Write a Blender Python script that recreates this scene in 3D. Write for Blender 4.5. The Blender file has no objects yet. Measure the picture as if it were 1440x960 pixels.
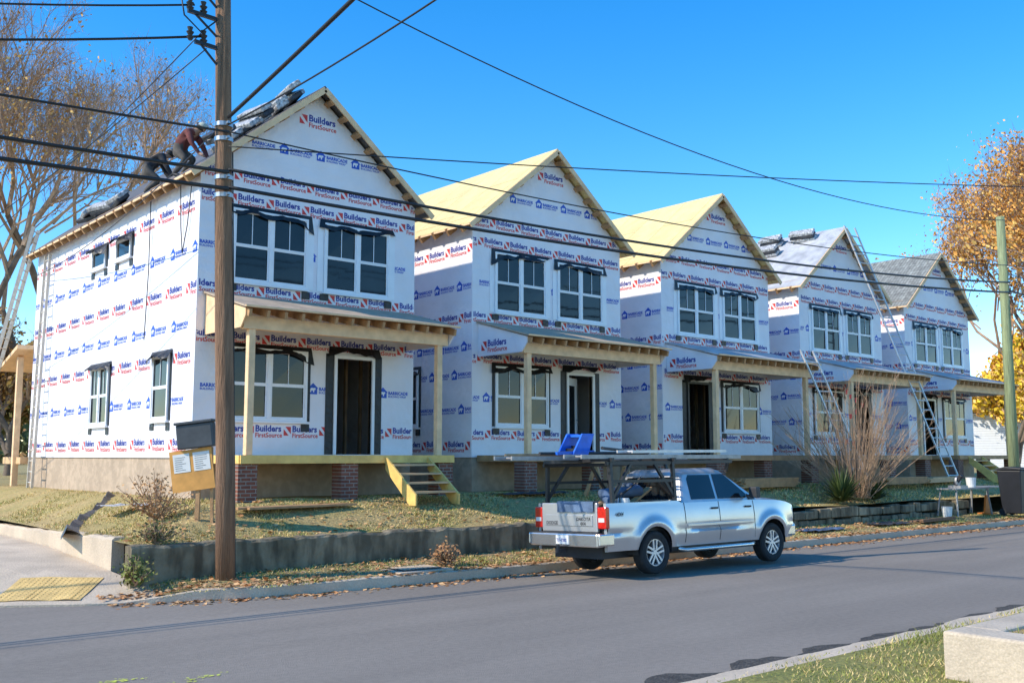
import bpy, math, random
import numpy as np
from mathutils import Vector, Matrix, noise
random.seed(7); rng=np.random.default_rng(7)
D=bpy.data; SC=bpy.context.scene; COL=SC.collection
PI=math.pi
def clamp(a,lo=0.,hi=1.): return max(lo,min(hi,a))
# ------------------------------------------------------------------ materials
def nmat(name,col,rough=.7,var=.2,scale=6.,bump=.0,bscale=20.,metal=0.,spec=.5,col2=None,coat=0.,stretch=None,detail=6,bdist=.05):
    m=D.materials.new(name); m.use_nodes=True; nt=m.node_tree; N=nt.nodes; L=nt.links
    b=N['Principled BSDF']; b.inputs['Roughness'].default_value=rough; b.inputs['Metallic'].default_value=metal
    b.inputs['Specular IOR Level'].default_value=spec; b.inputs['Coat Weight'].default_value=coat
    tc=N.new('ShaderNodeTexCoord'); mp=N.new('ShaderNodeMapping'); L.new(tc.outputs['Object'],mp.inputs[0])
    if stretch: mp.inputs['Scale'].default_value=stretch
    n=N.new('ShaderNodeTexNoise'); n.inputs['Scale'].default_value=scale; n.inputs['Detail'].default_value=detail
    L.new(mp.outputs[0],n.inputs['Vector'])
    r=N.new('ShaderNodeValToRGB'); r.color_ramp.elements[0].position=.3; r.color_ramp.elements[1].position=.7
    c2=col2 if col2 else tuple(min(1,c*(1+var)) for c in col); c1=col if col2 else tuple(c*(1-var) for c in col)
    r.color_ramp.elements[0].color=(*c1,1); r.color_ramp.elements[1].color=(*c2,1)
    L.new(n.outputs['Fac'],r.inputs[0]); L.new(r.outputs[0],b.inputs['Base Color'])
    if bump:
        n2=N.new('ShaderNodeTexNoise'); n2.inputs['Scale'].default_value=bscale; n2.inputs['Detail'].default_value=5
        L.new(mp.outputs[0],n2.inputs['Vector'])
        bp=N.new('ShaderNodeBump'); bp.inputs['Strength'].default_value=bump; bp.inputs['Distance'].default_value=bdist
        L.new(n2.outputs['Fac'],bp.inputs['Height']); L.new(bp.outputs[0],b.inputs['Normal'])
    return m
def mixdark(m,kind='speck',scale=150,amt=.5,pos=(.45,.6),stretch=None):
    nt=m.node_tree; N=nt.nodes; L=nt.links; b=N['Principled BSDF']; src=b.inputs['Base Color'].links[0].from_socket
    tc=N.new('ShaderNodeTexCoord'); mp=N.new('ShaderNodeMapping'); L.new(tc.outputs['Object'],mp.inputs[0])
    if stretch: mp.inputs['Scale'].default_value=stretch
    n=N.new('ShaderNodeTexNoise'); n.inputs['Detail'].default_value=3; out=n.outputs['Fac']
    n.inputs['Scale'].default_value=scale; L.new(mp.outputs[0],n.inputs['Vector'])
    r=N.new('ShaderNodeValToRGB'); r.color_ramp.elements[0].position=pos[0]; r.color_ramp.elements[1].position=pos[1]
    r.color_ramp.elements[0].color=(1-amt,)*3+(1,); r.color_ramp.elements[1].color=(1,1,1,1); L.new(out,r.inputs[0])
    x=N.new('ShaderNodeMix'); x.data_type='RGBA'; x.blend_type='MULTIPLY'; x.inputs[0].default_value=1
    L.new(src,x.inputs[6]); L.new(r.outputs[0],x.inputs[7]); L.new(x.outputs[2],b.inputs['Base Color'])
    return m
def brick(m,c1,c2,mortar,w,h,ms=.01,scale=1,rot=None):
    nt=m.node_tree; N=nt.nodes; L=nt.links; b=N['Principled BSDF']
    tc=N.new('ShaderNodeTexCoord'); mp=N.new('ShaderNodeMapping'); L.new(tc.outputs['Object'],mp.inputs[0])
    if rot: mp.inputs['Rotation'].default_value=rot
    k=N.new('ShaderNodeTexBrick'); k.inputs['Color1'].default_value=(*c1,1); k.inputs['Color2'].default_value=(*c2,1); k.inputs['Mortar'].default_value=(*mortar,1)
    k.inputs['Scale'].default_value=scale; k.inputs['Brick Width'].default_value=w; k.inputs['Row Height'].default_value=h; k.inputs['Mortar Size'].default_value=ms
    L.new(mp.outputs[0],k.inputs['Vector'])
    src=b.inputs['Base Color'].links[0].from_socket
    x=N.new('ShaderNodeMix'); x.data_type='RGBA'; x.blend_type='MULTIPLY'; x.inputs[0].default_value=1
    L.new(k.outputs['Color'],x.inputs[6]); L.new(src,x.inputs[7]); L.new(x.outputs[2],b.inputs['Base Color'])
    return m
M={}
M['wrap']=nmat('house_wrap',(.84,.81,.83),.5,.05,1.3,.8,1.9,spec=.35,bdist=.10)
M['tape']=nmat('white_tape',(.85,.86,.88),.35,.04,3)
M['blue']=nmat('print_blue',(.015,.09,.52),.5,.15,8)
M['navy']=nmat('print_navy',(.025,.04,.30),.5,.15,8)
M['red']=nmat('print_red',(.66,.04,.035),.5,.15,8)
M['white']=nmat('print_white',(.8,.8,.82),.5,.05,8)
M['pine']=nmat('pine_lumber',(.68,.43,.22),.7,.18,3,.2,30,stretch=(1,1,6))
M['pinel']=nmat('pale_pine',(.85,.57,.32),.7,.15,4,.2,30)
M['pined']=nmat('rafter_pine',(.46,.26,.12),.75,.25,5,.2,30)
M['treated']=nmat('treated_lumber',(.88,.55,.16),.7,.2,4,.2,30)
M['osb']=mixdark(nmat('osb_sheathing',(.93,.71,.32),.75,.10,2.5),'speck',38,.22,(.35,.6))
brick(M['osb'],(1,1,1),(.93,.93,.92),(.62,.57,.48),2.44,1.2,.012)
M['felt']=nmat('dark_underlayment',(.11,.11,.115),.6,.3,4,.2,8)
M['felt2']=nmat('grey_underlayment',(.48,.48,.49),.45,.25,2.5,.4,5)
M['shingle']=brick(nmat('grey_shingles',(.8,.77,.72),.85,.3,5,.3,40),(.38,.39,.37),(.28,.29,.28),(.17,.17,.16),.33,.14,.012)
M['black']=nmat('black_flashing',(.012,.012,.014),.42,.4,6,.5,9)
M['vinyl']=nmat('white_vinyl',(.84,.84,.85),.35,.03,4)
M['glass']=nmat('window_glass',(.010,.013,.016),.05,.8,.9,.05,1.2,spec=.42)
M['concrete']=mixdark(nmat('concrete',(.60,.48,.35),.9,.15,1.6,.3,30),'speck',45,.12)
M['parge']=mixdark(nmat('foundation_concrete',(.50,.38,.27),.9,.12,1.0,.3,10),'speck',5,.15)
M['mossy']=mixdark(nmat('mossy_concrete',(.14,.11,.065),.95,.5,1.4,.8,7,col2=(.42,.33,.21)),'speck',6,.5,(.4,.62),stretch=(1,1,.3))
M['brickp']=brick(nmat('red_brick',(.9,.9,.9),.9,.2,9,.2,40),(.29,.10,.06),(.21,.075,.05),(.33,.29,.24),.21,.075,.01,rot=(PI/2,0,0))
M['asphalt']=mixdark(mixdark(mixdark(nmat('asphalt',(.315,.265,.215),.93,.09,.25,.3,80),'speck',150,.3,(.35,.62)),'speck',1.1,.13,(.35,.65),(.10,1,1)),'speck',14,.10,(.4,.6))
M['asphalt_edge']=mixdark(nmat('old_asphalt',(.10,.085,.07),.95,.4,8,.6,40),'speck',60,.5)
M['grass']=mixdark(nmat('dry_lawn',(.54,.38,.16),.95,.2,1.1,.6,26,col2=(.38,.31,.10)),'speck',16,.35,(.35,.6))
M['lawn2']=mixdark(nmat('green_lawn',(.34,.28,.08),.95,.2,2,.6,26,col2=(.22,.23,.05)),'speck',20,.4,(.35,.6))
M['dirt']=mixdark(nmat('leafy_verge',(.42,.28,.14),.95,.2,1.6,.8,22,col2=(.40,.32,.12)),'speck',30,.4,(.35,.6))
M['fground']=nmat('far_ground',(.20,.17,.08),.95,.3,.3)
M['bladeY']=nmat('straw_blade',(.68,.50,.21),.8,.3,3); M['bladeG']=nmat('green_blade',(.28,.29,.06),.8,.3,3)
M['leafB']=nmat('fallen_leaf_brown',(.42,.19,.07),.8,.5,5); M['leafR']=nmat('fallen_leaf_tan',(.60,.35,.16),.8,.4,5)
M['yellow']=nmat('tactile_yellow',(.72,.48,.17),.85,.25,3,.2,30)
M['bark']=nmat('pole_wood',(.25,.14,.08),.9,.35,3,.8,10,stretch=(6,6,.5))
M['bark2']=nmat('green_pole',(.27,.31,.16),.9,.3,3,.5,10,stretch=(6,6,.5))
M['barkt']=nmat('tree_bark',(.20,.15,.11),.95,.3,3,.4,10)
M['twig']=nmat('bare_twig',(.38,.25,.17),.9,.3,2)
M['twigp']=nmat('pale_twig',(.42,.28,.18),.9,.3,2)
M['orange']=nmat('orange_foliage',(.66,.30,.06),.8,.4,1.2); M['ochre']=nmat('ochre_foliage',(.74,.45,.13),.8,.4,1.2)
M['rust']=nmat('rust_foliage',(.40,.22,.09),.8,.4,1.2); M['olive']=nmat('olive_foliage',(.16,.15,.04),.8,.4,1.2)
M['ygold']=nmat('gold_foliage',(.88,.56,.04),.8,.3,1.2); M['dgreen']=nmat('dark_foliage',(.06,.09,.022),.6,.4,4)
M['cable']=nmat('black_cable',(.015,.015,.017),.5,.2,4); M['steel']=nmat('galvanised_steel',(.42,.43,.45),.4,.15,8,metal=.8)
M['alu']=nmat('ladder_aluminium',(.66,.64,.62),.45,.12,8,metal=.3); M['alud']=nmat('worn_aluminium',(.34,.33,.32),.5,.2,8,metal=.4)
M['ladw']=nmat('ladder_pale',(.60,.54,.45),.6,.15,8)
M['silver']=nmat('silver_paint',(.56,.55,.55),.32,.03,3,metal=.6,coat=.6)
M['trim']=nmat('dark_trim',(.03,.03,.033),.55,.2,8); M['rubber']=nmat('tyre_rubber',(.02,.02,.021),.85,.3,10,.3,40)
M['chrome']=nmat('bumper_chrome',(.66,.65,.64),.25,.05,4,metal=.85); M['rim']=nmat('alloy_rim',(.60,.60,.62),.35,.1,8,metal=.6)
M['tail']=nmat('red_lamp',(.62,.02,.012),.12,.2,20,spec=.8); M['lampw']=nmat('clear_lamp',(.7,.68,.64),.12,.1,20,spec=.8)
M['tglass']=nmat('car_glass',(.012,.016,.02),.03,.4,1,spec=.55)
M['bluep']=nmat('blue_plastic',(.01,.14,.66),.45,.2,6); M['rackb']=nmat('rack_black',(.018,.018,.02),.45,.2,8)
M['skin']=nmat('skin',(.38,.22,.15),.6,.1,8); M['jean']=nmat('work_trousers',(.10,.085,.07),.9,.3,12); M['shirtd']=nmat('dark_shirt',(.035,.035,.04),.9,.3,12)
M['shirtr']=nmat('maroon_shirt',(.16,.045,.04),.9,.3,12); M['capg']=nmat('grey_green_cap',(.42,.45,.38),.8,.2,10); M['hair']=nmat('dark_hair',(.02,.015,.01),.7,.3,30)
M['bundle']=nmat('shingle_wrapper',(.44,.43,.42),.45,.7,14,.3,12); M['bundled']=nmat('dark_wrapper',(.05,.05,.055),.5,.4,9,.3,12)
M['bluet']=nmat('blue_grey_plastic',(.10,.15,.24),.4,.4,4,.5,6)
M['paper']=nmat('notice_paper',(.75,.74,.70),.7,.05,5); M['orangeb']=nmat('plywood_orange',(.66,.32,.08),.75,.2,5)
M['boxg']=nmat('dark_grey_box',(.06,.065,.07),.5,.2,5); M['binb']=nmat('bin_black',(.012,.013,.018),.5,.2,5)
M['dred']=nmat('red_flag',(.7,.05,.03),.6,.1,5); M['orangep']=nmat('orange_plastic',(.75,.20,.03),.5,.1,5)
M['spray']=nmat('spray_paint',(.62,.66,.08),.8,.3,9)
M['siding']=brick(nmat('far_siding',(.95,.95,.95),.7,.05,5),(.66,.68,.70),(.64,.66,.68),(.44,.44,.46),8,.18,.015,rot=(PI/2,0,0))
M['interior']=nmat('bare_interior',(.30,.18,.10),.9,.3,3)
# ------------------------------------------------------------------ mesh builder
class MB:
    def __init__(s,f=None): s.v=[];s.f=[];s.m=[];s.M=f
    def P(s,p): return tuple(s.M(*p)) if s.M else tuple(p)
    def quad(s,pts,m=0):
        k=len(s.v); s.v+=[s.P(p) for p in pts]; s.f.append(tuple(range(k,k+len(pts)))); s.m.append(m)
    def box(s,x0,x1,y0,y1,z0,z1,m=0):
        k=len(s.v)
        s.v+=[s.P(p) for p in ((x0,y0,z0),(x1,y0,z0),(x1,y1,z0),(x0,y1,z0),(x0,y0,z1),(x1,y0,z1),(x1,y1,z1),(x0,y1,z1))]
        for f in ((0,3,2,1),(4,5,6,7),(0,1,5,4),(1,2,6,5),(2,3,7,6),(3,0,4,7)): s.f.append(tuple(k+i for i in f)); s.m.append(m)
        return s
    def bar(s,p,q,w,h,m=0,up=(0,0,1)):
        p=Vector(p);q=Vector(q);d=(q-p).normalized();u=Vector(up)
        if abs(d.dot(u))>.98: u=Vector((1,0,0))
        a=d.cross(u).normalized()*w/2; b=a.cross(d).normalized()*h/2; k=len(s.v)
        for c in (p,q): s.v+=[s.P(c-a-b),s.P(c+a-b),s.P(c+a+b),s.P(c-a+b)]
        for f in ((0,1,2,3),(7,6,5,4),(0,4,5,1),(1,5,6,2),(2,6,7,3),(3,7,4,0)): s.f.append(tuple(k+i for i in f)); s.m.append(m)
        return s
    def tube(s,pts,rad,n=8,m=0,cap=True):
        pts=[Vector(p) for p in pts]; k0=len(s.v)
        if not hasattr(rad,'__len__'): rad=[rad]*len(pts)
        u=None
        for i,p in enumerate(pts):
            d=(pts[min(i+1,len(pts)-1)]-pts[max(i-1,0)]).normalized()
            if u is None: u=Vector((0,0,1)) if abs(d.z)<.9 else Vector((1,0,0))
            a=d.cross(u).normalized(); b=a.cross(d).normalized(); u=b
            for j in range(n):
                t=2*PI*j/n; s.v.append(s.P(p+(a*math.cos(t)+b*math.sin(t))*rad[i]))
        for i in range(len(pts)-1):
            for j in range(n):
                s.f.append((k0+i*n+j,k0+i*n+(j+1)%n,k0+(i+1)*n+(j+1)%n,k0+(i+1)*n+j)); s.m.append(m)
        if cap:
            s.f.append(tuple(k0+j for j in range(n))[::-1]); s.m.append(m)
            k=k0+(len(pts)-1)*n; s.f.append(tuple(k+j for j in range(n))); s.m.append(m)
        return s
    def prism(s,poly,axis,a,b,m=0):
        n=len(poly);k=len(s.v)
        for c in (a,b):
            for p in poly: s.v.append(s.P((p[0],c,p[1]) if axis=='y' else ((c,p[0],p[1]) if axis=='x' else (p[0],p[1],c))))
        s.f.append(tuple(range(k,k+n))); s.m.append(m); s.f.append(tuple(range(k+n,k+2*n))[::-1]); s.m.append(m)
        for i in range(n): j=(i+1)%n; s.f.append((k+i,k+n+i,k+n+j,k+j)); s.m.append(m)
        return s
    def stamp(s,key,o,ux,uy,sc=1):
        V,F,I=ST[key]; k=len(s.v); o=Vector(o);ux=Vector(ux)*sc;uy=Vector(uy)*sc
        for x,y in V: s.v.append(s.P(o+ux*x+uy*y))
        for f,i in zip(F,I): s.f.append(tuple(k+j for j in f)); s.m.append(i)
    def build(s,name,mats,parent=None,off=(0,0,0),smooth=False,bevel=0,seg=2):
        me=D.meshes.new(name); me.from_pydata(s.v,[],s.f)
        if not isinstance(mats,(list,tuple)): mats=[mats]
        for m in mats: me.materials.append(M[m] if isinstance(m,str) else m)
        if len(mats)>1: me.polygons.foreach_set('material_index',s.m)
        if smooth: me.polygons.foreach_set('use_smooth',[True]*len(me.polygons))
        me.update(); o=D.objects.new(name,me); COL.objects.link(o); o.location=off
        if parent: o.parent=parent
        if bevel:
            b=o.modifiers.new('bevel','BEVEL'); b.width=bevel; b.segments=seg; b.limit_method='ANGLE'; b.angle_limit=math.radians(35)
        return o
def tag(o,label=None,cat=None,group=None,kind=None):
    if label:o['label']=label
    if cat:o['category']=cat
    if group:o['group']=group
    if kind:o['kind']=kind
    return o
def thing(name,loc,label,cat,group=None,rot=(0,0,0)):
    o=D.objects.new(name,None); COL.objects.link(o); o.location=loc; o.rotation_euler=rot; return tag(o,label,cat,group)
# ------------------------------------------------------------------ text stamps
def text2d(body,size,bold=0.,shear=0.):
    cu=D.curves.new('t','FONT'); cu.body=body; cu.size=size; cu.resolution_u=2; cu.offset=bold; cu.shear=shear
    o=D.objects.new('t',cu); COL.objects.link(o); bpy.context.view_layer.update()
    dg=bpy.context.evaluated_depsgraph_get(); me=D.meshes.new_from_object(o.evaluated_get(dg))
    V=[(v.co.x,v.co.y) for v in me.vertices]; F=[tuple(p.vertices) for p in me.polygons]
    D.objects.remove(o); D.meshes.remove(me); D.curves.remove(cu); return V,F
ST={}
def make_stamp(key,items):
    V=[];F=[];I=[]
    for it in items:
        if it[0]=='t':
            _,b,size,x,y,mi,bold=it[:7]; v,f=text2d(b,size,bold,it[7] if len(it)>7 else 0)
            k=len(V); V+=[(a+x,c+y) for a,c in v]; F+=[tuple(k+j for j in q) for q in f]; I+=[mi]*len(f)
        else:
            _,poly,mi=it; k=len(V); V+=poly; F.append(tuple(range(k,k+len(poly)))); I.append(mi)
    ST[key]=(V,F,I)
make_stamp('bfs',[('p',[(0,.02),(.15,.02),(0,.19)],1),('p',[(.05,.25),(.21,.25),(.21,.06)],1),('t','Builders',.225,.245,.12,0,.007),('t','FirstSource',.165,.245,-.03,1,.0035)])
bear=[(.06,.05),(.085,.05),(.09,.10),(.14,.10),(.145,.05),(.175,.05),(.185,.11),(.215,.12),(.225,.15),(.195,.17),(.165,.165),(.10,.17),(.065,.15),(.055,.11)]
make_stamp('bar',[('p',[(.02,0),(.27,0),(.27,.15),(.31,.15),(.145,.30),(-.02,.15),(.02,.15)],3),('t','BARRICADE',.125,.32,.10,3,.005),('t','BUILDING WRAP',.08,.32,.02,3,.0015)])
ST['bear']=(bear,[tuple(range(len(bear)))],[2])
# ------------------------------------------------------------------ world, sun, camera
EL=math.radians(36); AZ=math.radians(18)
S=Vector((-math.cos(EL)*math.cos(AZ),math.cos(EL)*math.sin(AZ),math.sin(EL)))
w=D.worlds.new('World'); SC.world=w; w.use_nodes=True; nt=w.node_tree
sky=nt.nodes.new('ShaderNodeTexSky'); sky.sky_type='NISHITA'; sky.sun_disc=False; sky.sun_elevation=EL; sky.sun_rotation=math.atan2(S.x,S.y); sky.air_density=1.0; sky.dust_density=0; sky.ozone_density=3.0
hs=nt.nodes.new('ShaderNodeHueSaturation'); hs.inputs['Saturation'].default_value=1.40; hs.inputs['Hue'].default_value=.502; hs.inputs['Value'].default_value=2.05
nt.links.new(sky.outputs[0],hs.inputs['Color']); nt.links.new(hs.outputs[0],nt.nodes['Background'].inputs[0]); nt.nodes['Background'].inputs[1].default_value=.14
sl=D.lights.new('sun','SUN'); sl.energy=5.0; sl.angle=math.radians(.53); sl.color=(1,.91,.76)
so=D.objects.new('sun',sl); COL.objects.link(so); so.rotation_euler=(-S).to_track_quat('-Z','Y').to_euler()
cam=D.cameras.new('camera'); co=D.objects.new('camera',cam); COL.objects.link(co); SC.camera=co
co.location=(0,0,2.0); co.rotation_euler=(math.radians(90+6.456),0,math.radians(-40.6)); cam.lens=35.35; cam.sensor_width=36; cam.clip_end=3000
SC.view_settings.view_transform='Standard'; SC.view_settings.look='None'; SC.view_settings.exposure=0
# ------------------------------------------------------------------ ground, road
KP=[(220,13.2),(60,13.6),(40,13.7),(30,13.75),(24,13.8),(18,13.9),(13,14.0),(10,14.1),(8.5,14.2),(7,14.45),(5.9,14.85),(5.0,15.25),(4.0,15.9),(3.2,16.9),(2.7,18.2),(2.4,20),(2.4,80)]
def densify(P,step):
    out=[]
    for a,b in zip(P[:-1],P[1:]):
        n=max(1,int(math.dist(a,b)/step)) if a[0]<70 and b[1]<40 else 6
        for i in range(n): out.append((a[0]+(b[0]-a[0])*i/n,a[1]+(b[1]-a[1])*i/n))
    out.append(P[-1]); return out
KD=densify(KP,.4)
def roadz(y): return -.03*clamp(y-9,0,5.2)
def ramp(x,y): return clamp((6.3-x)/.7)*clamp((19-y)/1.5)
def kdist(x,y): 
    return min(math.hypot(x-a,y-b) for a,b in KD) if x<9 else y-14.0
def vz(x,y):
    k=clamp(kdist(x,y)/1.5); z0=-.13*ramp(x,y); z=z0*(1-k)+.10*k
    if x<6.5: z+=clamp((y-16.5)/5)*.25*k
    return z
def lz(x,y):
    ky=clamp((y-15.8)/2.0); kx=clamp((x-5.9)/2.4); k=min(ky,kx); k=k*k*(3-2*k)
    return .60+.5*k+.035*noise.noise(Vector((x*.6,y*.6,0)))
g=MB(); g.quad([(-900,-900,-.32),(1500,-900,-.32),(1500,1500,-.32),(-900,1500,-.32)]); tag(g.build('ground','fground'),kind='structure')
NE=5.95
g=MB(); ys=[NE,7,8,9,10,11,12,13]
for a,b in zip(KD[:-1],KD[1:]):
    A=[(a[0],y) for y in ys]+[a]; B=[(b[0],y) for y in ys]+[b]
    for i in range(len(A)-1):
        g.quad([(A[i][0],A[i][1],roadz(A[i][1])),(A[i+1][0],A[i+1][1],roadz(A[i+1][1])),(B[i+1][0],B[i+1][1],roadz(B[i+1][1])),(B[i][0],B[i][1],roadz(B[i][1]))])
g.quad([(-250,NE,0),(-250,80,-.15),(2.4,80,-.15),(2.4,NE,0)])
tag(g.build('road','asphalt'),kind='structure')
g=MB()
def nrm(i):
    a=KD[max(i-1,0)];b=KD[min(i+1,len(KD)-1)]; d=Vector((b[0]-a[0],b[1]-a[1])).normalized(); return Vector((d.y,-d.x))
prev=None
for i,(x,y) in enumerate(KD):
    n=nrm(i); q=Vector((x,y))+n*.15; top=max(vz(x,y)+.012,roadz(y)+.02)
    ring=[(x,y,-.3),(x,y,top-.015),(x+n.x*.025,y+n.y*.025,top),(q.x,q.y,top),(q.x,q.y,-.3)]
    if prev:
        for j in range(4): g.quad([prev[j],ring[j],ring[j+1],prev[j+1]])
    prev=ring
tag(g.build('kerb','concrete'),kind='structure')
def inner(x,y):
    if x>6.2: return (x,15.7)
    if x>5.6: return (6.05,15.72)
    return (5.92,max(15.75,y+.4))
gv=MB(); gp=MB(); n=7
for a,b in zip(KD[:-1],KD[1:]):
    ia,ib=inner(*a),inner(*b)
    A=[(a[0]+(ia[0]-a[0])*t/n,a[1]+(ia[1]-a[1])*t/n) for t in range(n+1)]
    B=[(b[0]+(ib[0]-b[0])*t/n,b[1]+(ib[1]-b[1])*t/n) for t in range(n+1)]
    tgt=gv if b[0]>5.8 else gp
    for i in range(n): tgt.quad([(p[0],p[1],vz(*p)) for p in (A[i],A[i+1],B[i+1],B[i])])
tag(gv.build('verge','dirt'),kind='structure'); tag(gp.build('pavement','concrete'),kind='structure')
xs=list(np.arange(5.95,46,.35))+[50,60,80,120,300,900]; yy=[15.75]+list(np.arange(15.95,19.6,.3))+[20,24,28,34,40,60,100,300,900]
g=MB()
for i in range(len(xs)-1):
    for j in range(len(yy)-1):
        g.quad([(x,y,lz(x,y)) for x,y in ((xs[i],yy[j]),(xs[i+1],yy[j]),(xs[i+1],yy[j+1]),(xs[i],yy[j+1]))])
tag(g.build('lawn','grass',smooth=True),kind='structure')
def rough_wall(name,p,q,th,z0,z1,m,label,cat='wall',segs=60,jit=.02):
    g=MB(); p=Vector(p);q=Vector(q); d=(q-p); n_=Vector((-d.y,d.x)).normalized(); prev=None
    for i in range(segs+1):
        c=p+d*i/segs; zt=(z1 if not callable(z1) else z1(c.x,c.y))+random.uniform(-jit,jit)*.8
        o=random.uniform(-jit,jit)*.8
        ring=[(c.x-n_.x*(0+o),c.y-n_.y*(0+o),z0),(c.x-n_.x*o,c.y-n_.y*o,zt-.04),(c.x+n_.x*.04,c.y+n_.y*.04,zt),(c.x+n_.x*th,c.y+n_.y*th,zt),(c.x+n_.x*th,c.y+n_.y*th,z0)]
        if prev:
            for j in range(4): g.quad([prev[j],ring[j],ring[j+1],prev[j+1]])
        else: g.quad(ring)
        prev=ring
    g.quad(prev[::-1]); o=g.build(name,m); return tag(o,label,cat)
rough_wall('retaining_wall',(5.75,15.62),(20.5,15.62),.28,-.1,.62,'mossy','long low mossy concrete retaining wall between verge and lawn, behind the wooden pole',segs=90,jit=.03)
g=MB()
for r in range(2):
    x=20.6
    while x<33:
        wd=random.uniform(.25,.6); h0=.02+r*.27; g.box(x,x+wd-.03,15.6+random.uniform(-.05,.04),15.9,h0,h0+random.uniform(.20,.28)); x+=wd
tag(g.build('stone_wall','mossy',bevel=.03),'low rubble stone retaining wall below the bare shrub, beyond the pickup','wall')
rough_wall('side_retaining_wall',(5.93,30),(5.93,17.0),.2,0,lambda x,y:.66-.02*(y-17),'concrete','pale low concrete wall end beside the corner pavement at far left')
g=MB(); nx=[-60,-20]+list(np.arange(-5,26,.5))+[30,60,200]
gw=MB()
for a,b in zip(nx[:-1],nx[1:]):
    ja=.06*noise.noise(Vector((a,0,3))); jb=.06*noise.noise(Vector((b,0,3)))
    gw.quad([(a,NE+.06+ja*2,.008),(b,NE+.06+jb*2,.008),(b,5.62,.05),(a,5.62,.05)])
    g.quad([(a,5.62,.056),(b,5.62,.056),(b,5.2,.10),(a,5.2,.10)]); g.quad([(a,5.2,.10),(b,5.2,.10),(b,-40,.12),(a,-40,.12)])
tag(gw.build('near_kerb','concrete'),kind='structure'); tag(g.build('near_verge','lawn2'),kind='structure')
g=MB()
for a in np.arange(-2,22,.1):
    e=lambda a_:(5.94+.07*noise.noise(Vector((a_*1.5,9,1))),.08+.5*abs(noise.noise(Vector((a_*.9,2,7))))+.08*noise.noise(Vector((a_*5,2,3))))
    a2=a+.1; c,wd=e(a); c2,w2=e(a2)
    g.quad([(a,c,.013),(a2,c2,.013),(a2,c2+max(.02,w2),.006),(a,c+max(.02,wd),.006)])
tag(g.build('road_edge','asphalt_edge'),kind='structure')
g=MB(); g.box(8.62,9.0,-2,4.35,-.1,.5); g.box(9.0,30,4.0,4.35,-.1,.5)
tag(g.build('corner_wall','concrete',bevel=.025),'tan concrete low wall corner on the near side of the road, bottom right','wall')
g=MB(); g.quad([(9.0,-2,.47),(30,-2,.47),(30,4.0,.47),(9.0,4.0,.47)]); tag(g.build('near_lawn','grass'),kind='structure')
c=Vector((4.78,16.3)); u=Vector((.83,-.56)).normalized(); v=Vector((.56,.83)).normalized()
g=MB(); nn=6
for i in range(nn):
    for j in range(nn):
        P=[c+u*((i+a)/nn-.5)*1.25+v*((j+b)/nn-.5)*1.2 for a,b in ((0,0),(1,0),(1,1),(0,1))]
        g.quad([(p.x,p.y,vz(p.x,p.y)+.014) for p in P])
for i in range(15):
    for j in range(14):
        p=c+u*((i+.5)/15-.5)*1.2+v*((j+.5)/14-.5)*1.15; z=vz(p.x,p.y)+.012; g.tube([(p.x,p.y,z),(p.x,p.y,z+.008)],[.026,.016],6)
tag(g.build('tactile_pad','yellow'),'faded yellow tactile paving pad on the kerb ramp at the corner','tactile paving')
g=MB(); g.box(9.7,10.8,14.16,14.95,-.05,.055,0); g.box(9.85,10.65,14.3,14.8,.056,.075,1)
for k in range(9): g.box(9.9+k*.085,9.93+k*.085,14.33,14.77,.076,.085,0)
tag(g.build('storm_drain',['concrete','trim']),'concrete storm drain with dark grate behind the kerb left of the pickup','drain')
for k,(x,y,l) in enumerate(((3.35,9.35,'left yellow green spray paint mark on the asphalt at the bottom edge'),(3.95,8.95,'right yellow green spray paint mark on the asphalt at the bottom edge'))):
    g=MB(); R=random.Random(k+3)
    for q in range(60):
        a=R.gauss(0,.12); b=R.gauss(0,.04)+a*(.3 if k else -.1); r=R.uniform(.004,.02); g.quad([(x+a+r*math.cos(t),y+b+r*.7*math.sin(t),.006+q*.00002+roadz(y+b)) for t in np.linspace(0,2*PI,7)[:-1]])
    tag(g.build('spray_mark','spray'),l,'paint mark')
def blades(name,n,area,zf,h,mats,label,w=.012,yr=.76):
    V=[];F=[];I=[];c=0
    while c<n:
        x=random.uniform(area[0],area[1]); y=random.uniform(area[2],area[3])
        q=noise.noise(Vector((x*.8,y*.8,4)))
        if q<-.1 and random.random()<.75: c+=.5; continue
        z=zf(x,y)-.005; a=random.uniform(0,2*PI); hh=h*random.uniform(.4,1.2)*(1+q); l=random.uniform(.2,1.3)*hh; b=random.uniform(0,2*PI)
        k=len(V); V+=[(x-w*math.cos(a),y-w*math.sin(a),z),(x+w*math.cos(a),y+w*math.sin(a),z),(x+l*math.cos(b),y+l*math.sin(b),z+hh)]
        F.append((k,k+1,k+2)); I.append(0 if random.random()<yr-q*.6 else 1); c+=1
    g=MB(); g.v=V; g.f=F; g.m=I; o=g.build(name,mats); return tag(o,label,'grass',kind='stuff')
blades('lawn_grass',34000,(6,24,15.9,19),lz,.045,['bladeY','bladeG'],'dry yellow and green grass on the lawn before the houses')
blades('lawn_grass',7000,(6,8.6,19,28),lz,.05,['bladeY','bladeG'],'dry grass on the slope beside the nearest house at left')
blades('lawn_grass',8000,(24,46,15.9,18),lz,.06,['bladeY','bladeG'],'straw coloured rough grass before the farther houses',w=.02)
blades('verge_grass',26000,(5.9,46,14.25,15.6),vz,.04,['bladeY','bladeG'],'patchy grass on the verge between kerb and wall',yr=.6)
blades('near_grass',12000,(4,16,3.9,5.62),lambda x,y:.1,.04,['bladeY','bladeG'],'short grass on the near verge bottom right',w=.006,yr=.5)
blades('near_grass',4000,(9.0,14,2.6,4.0),lambda x,y:.47,.04,['bladeY','bladeG'],'short grass on top of the corner wall bottom right',w=.006,yr=.6)
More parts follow.
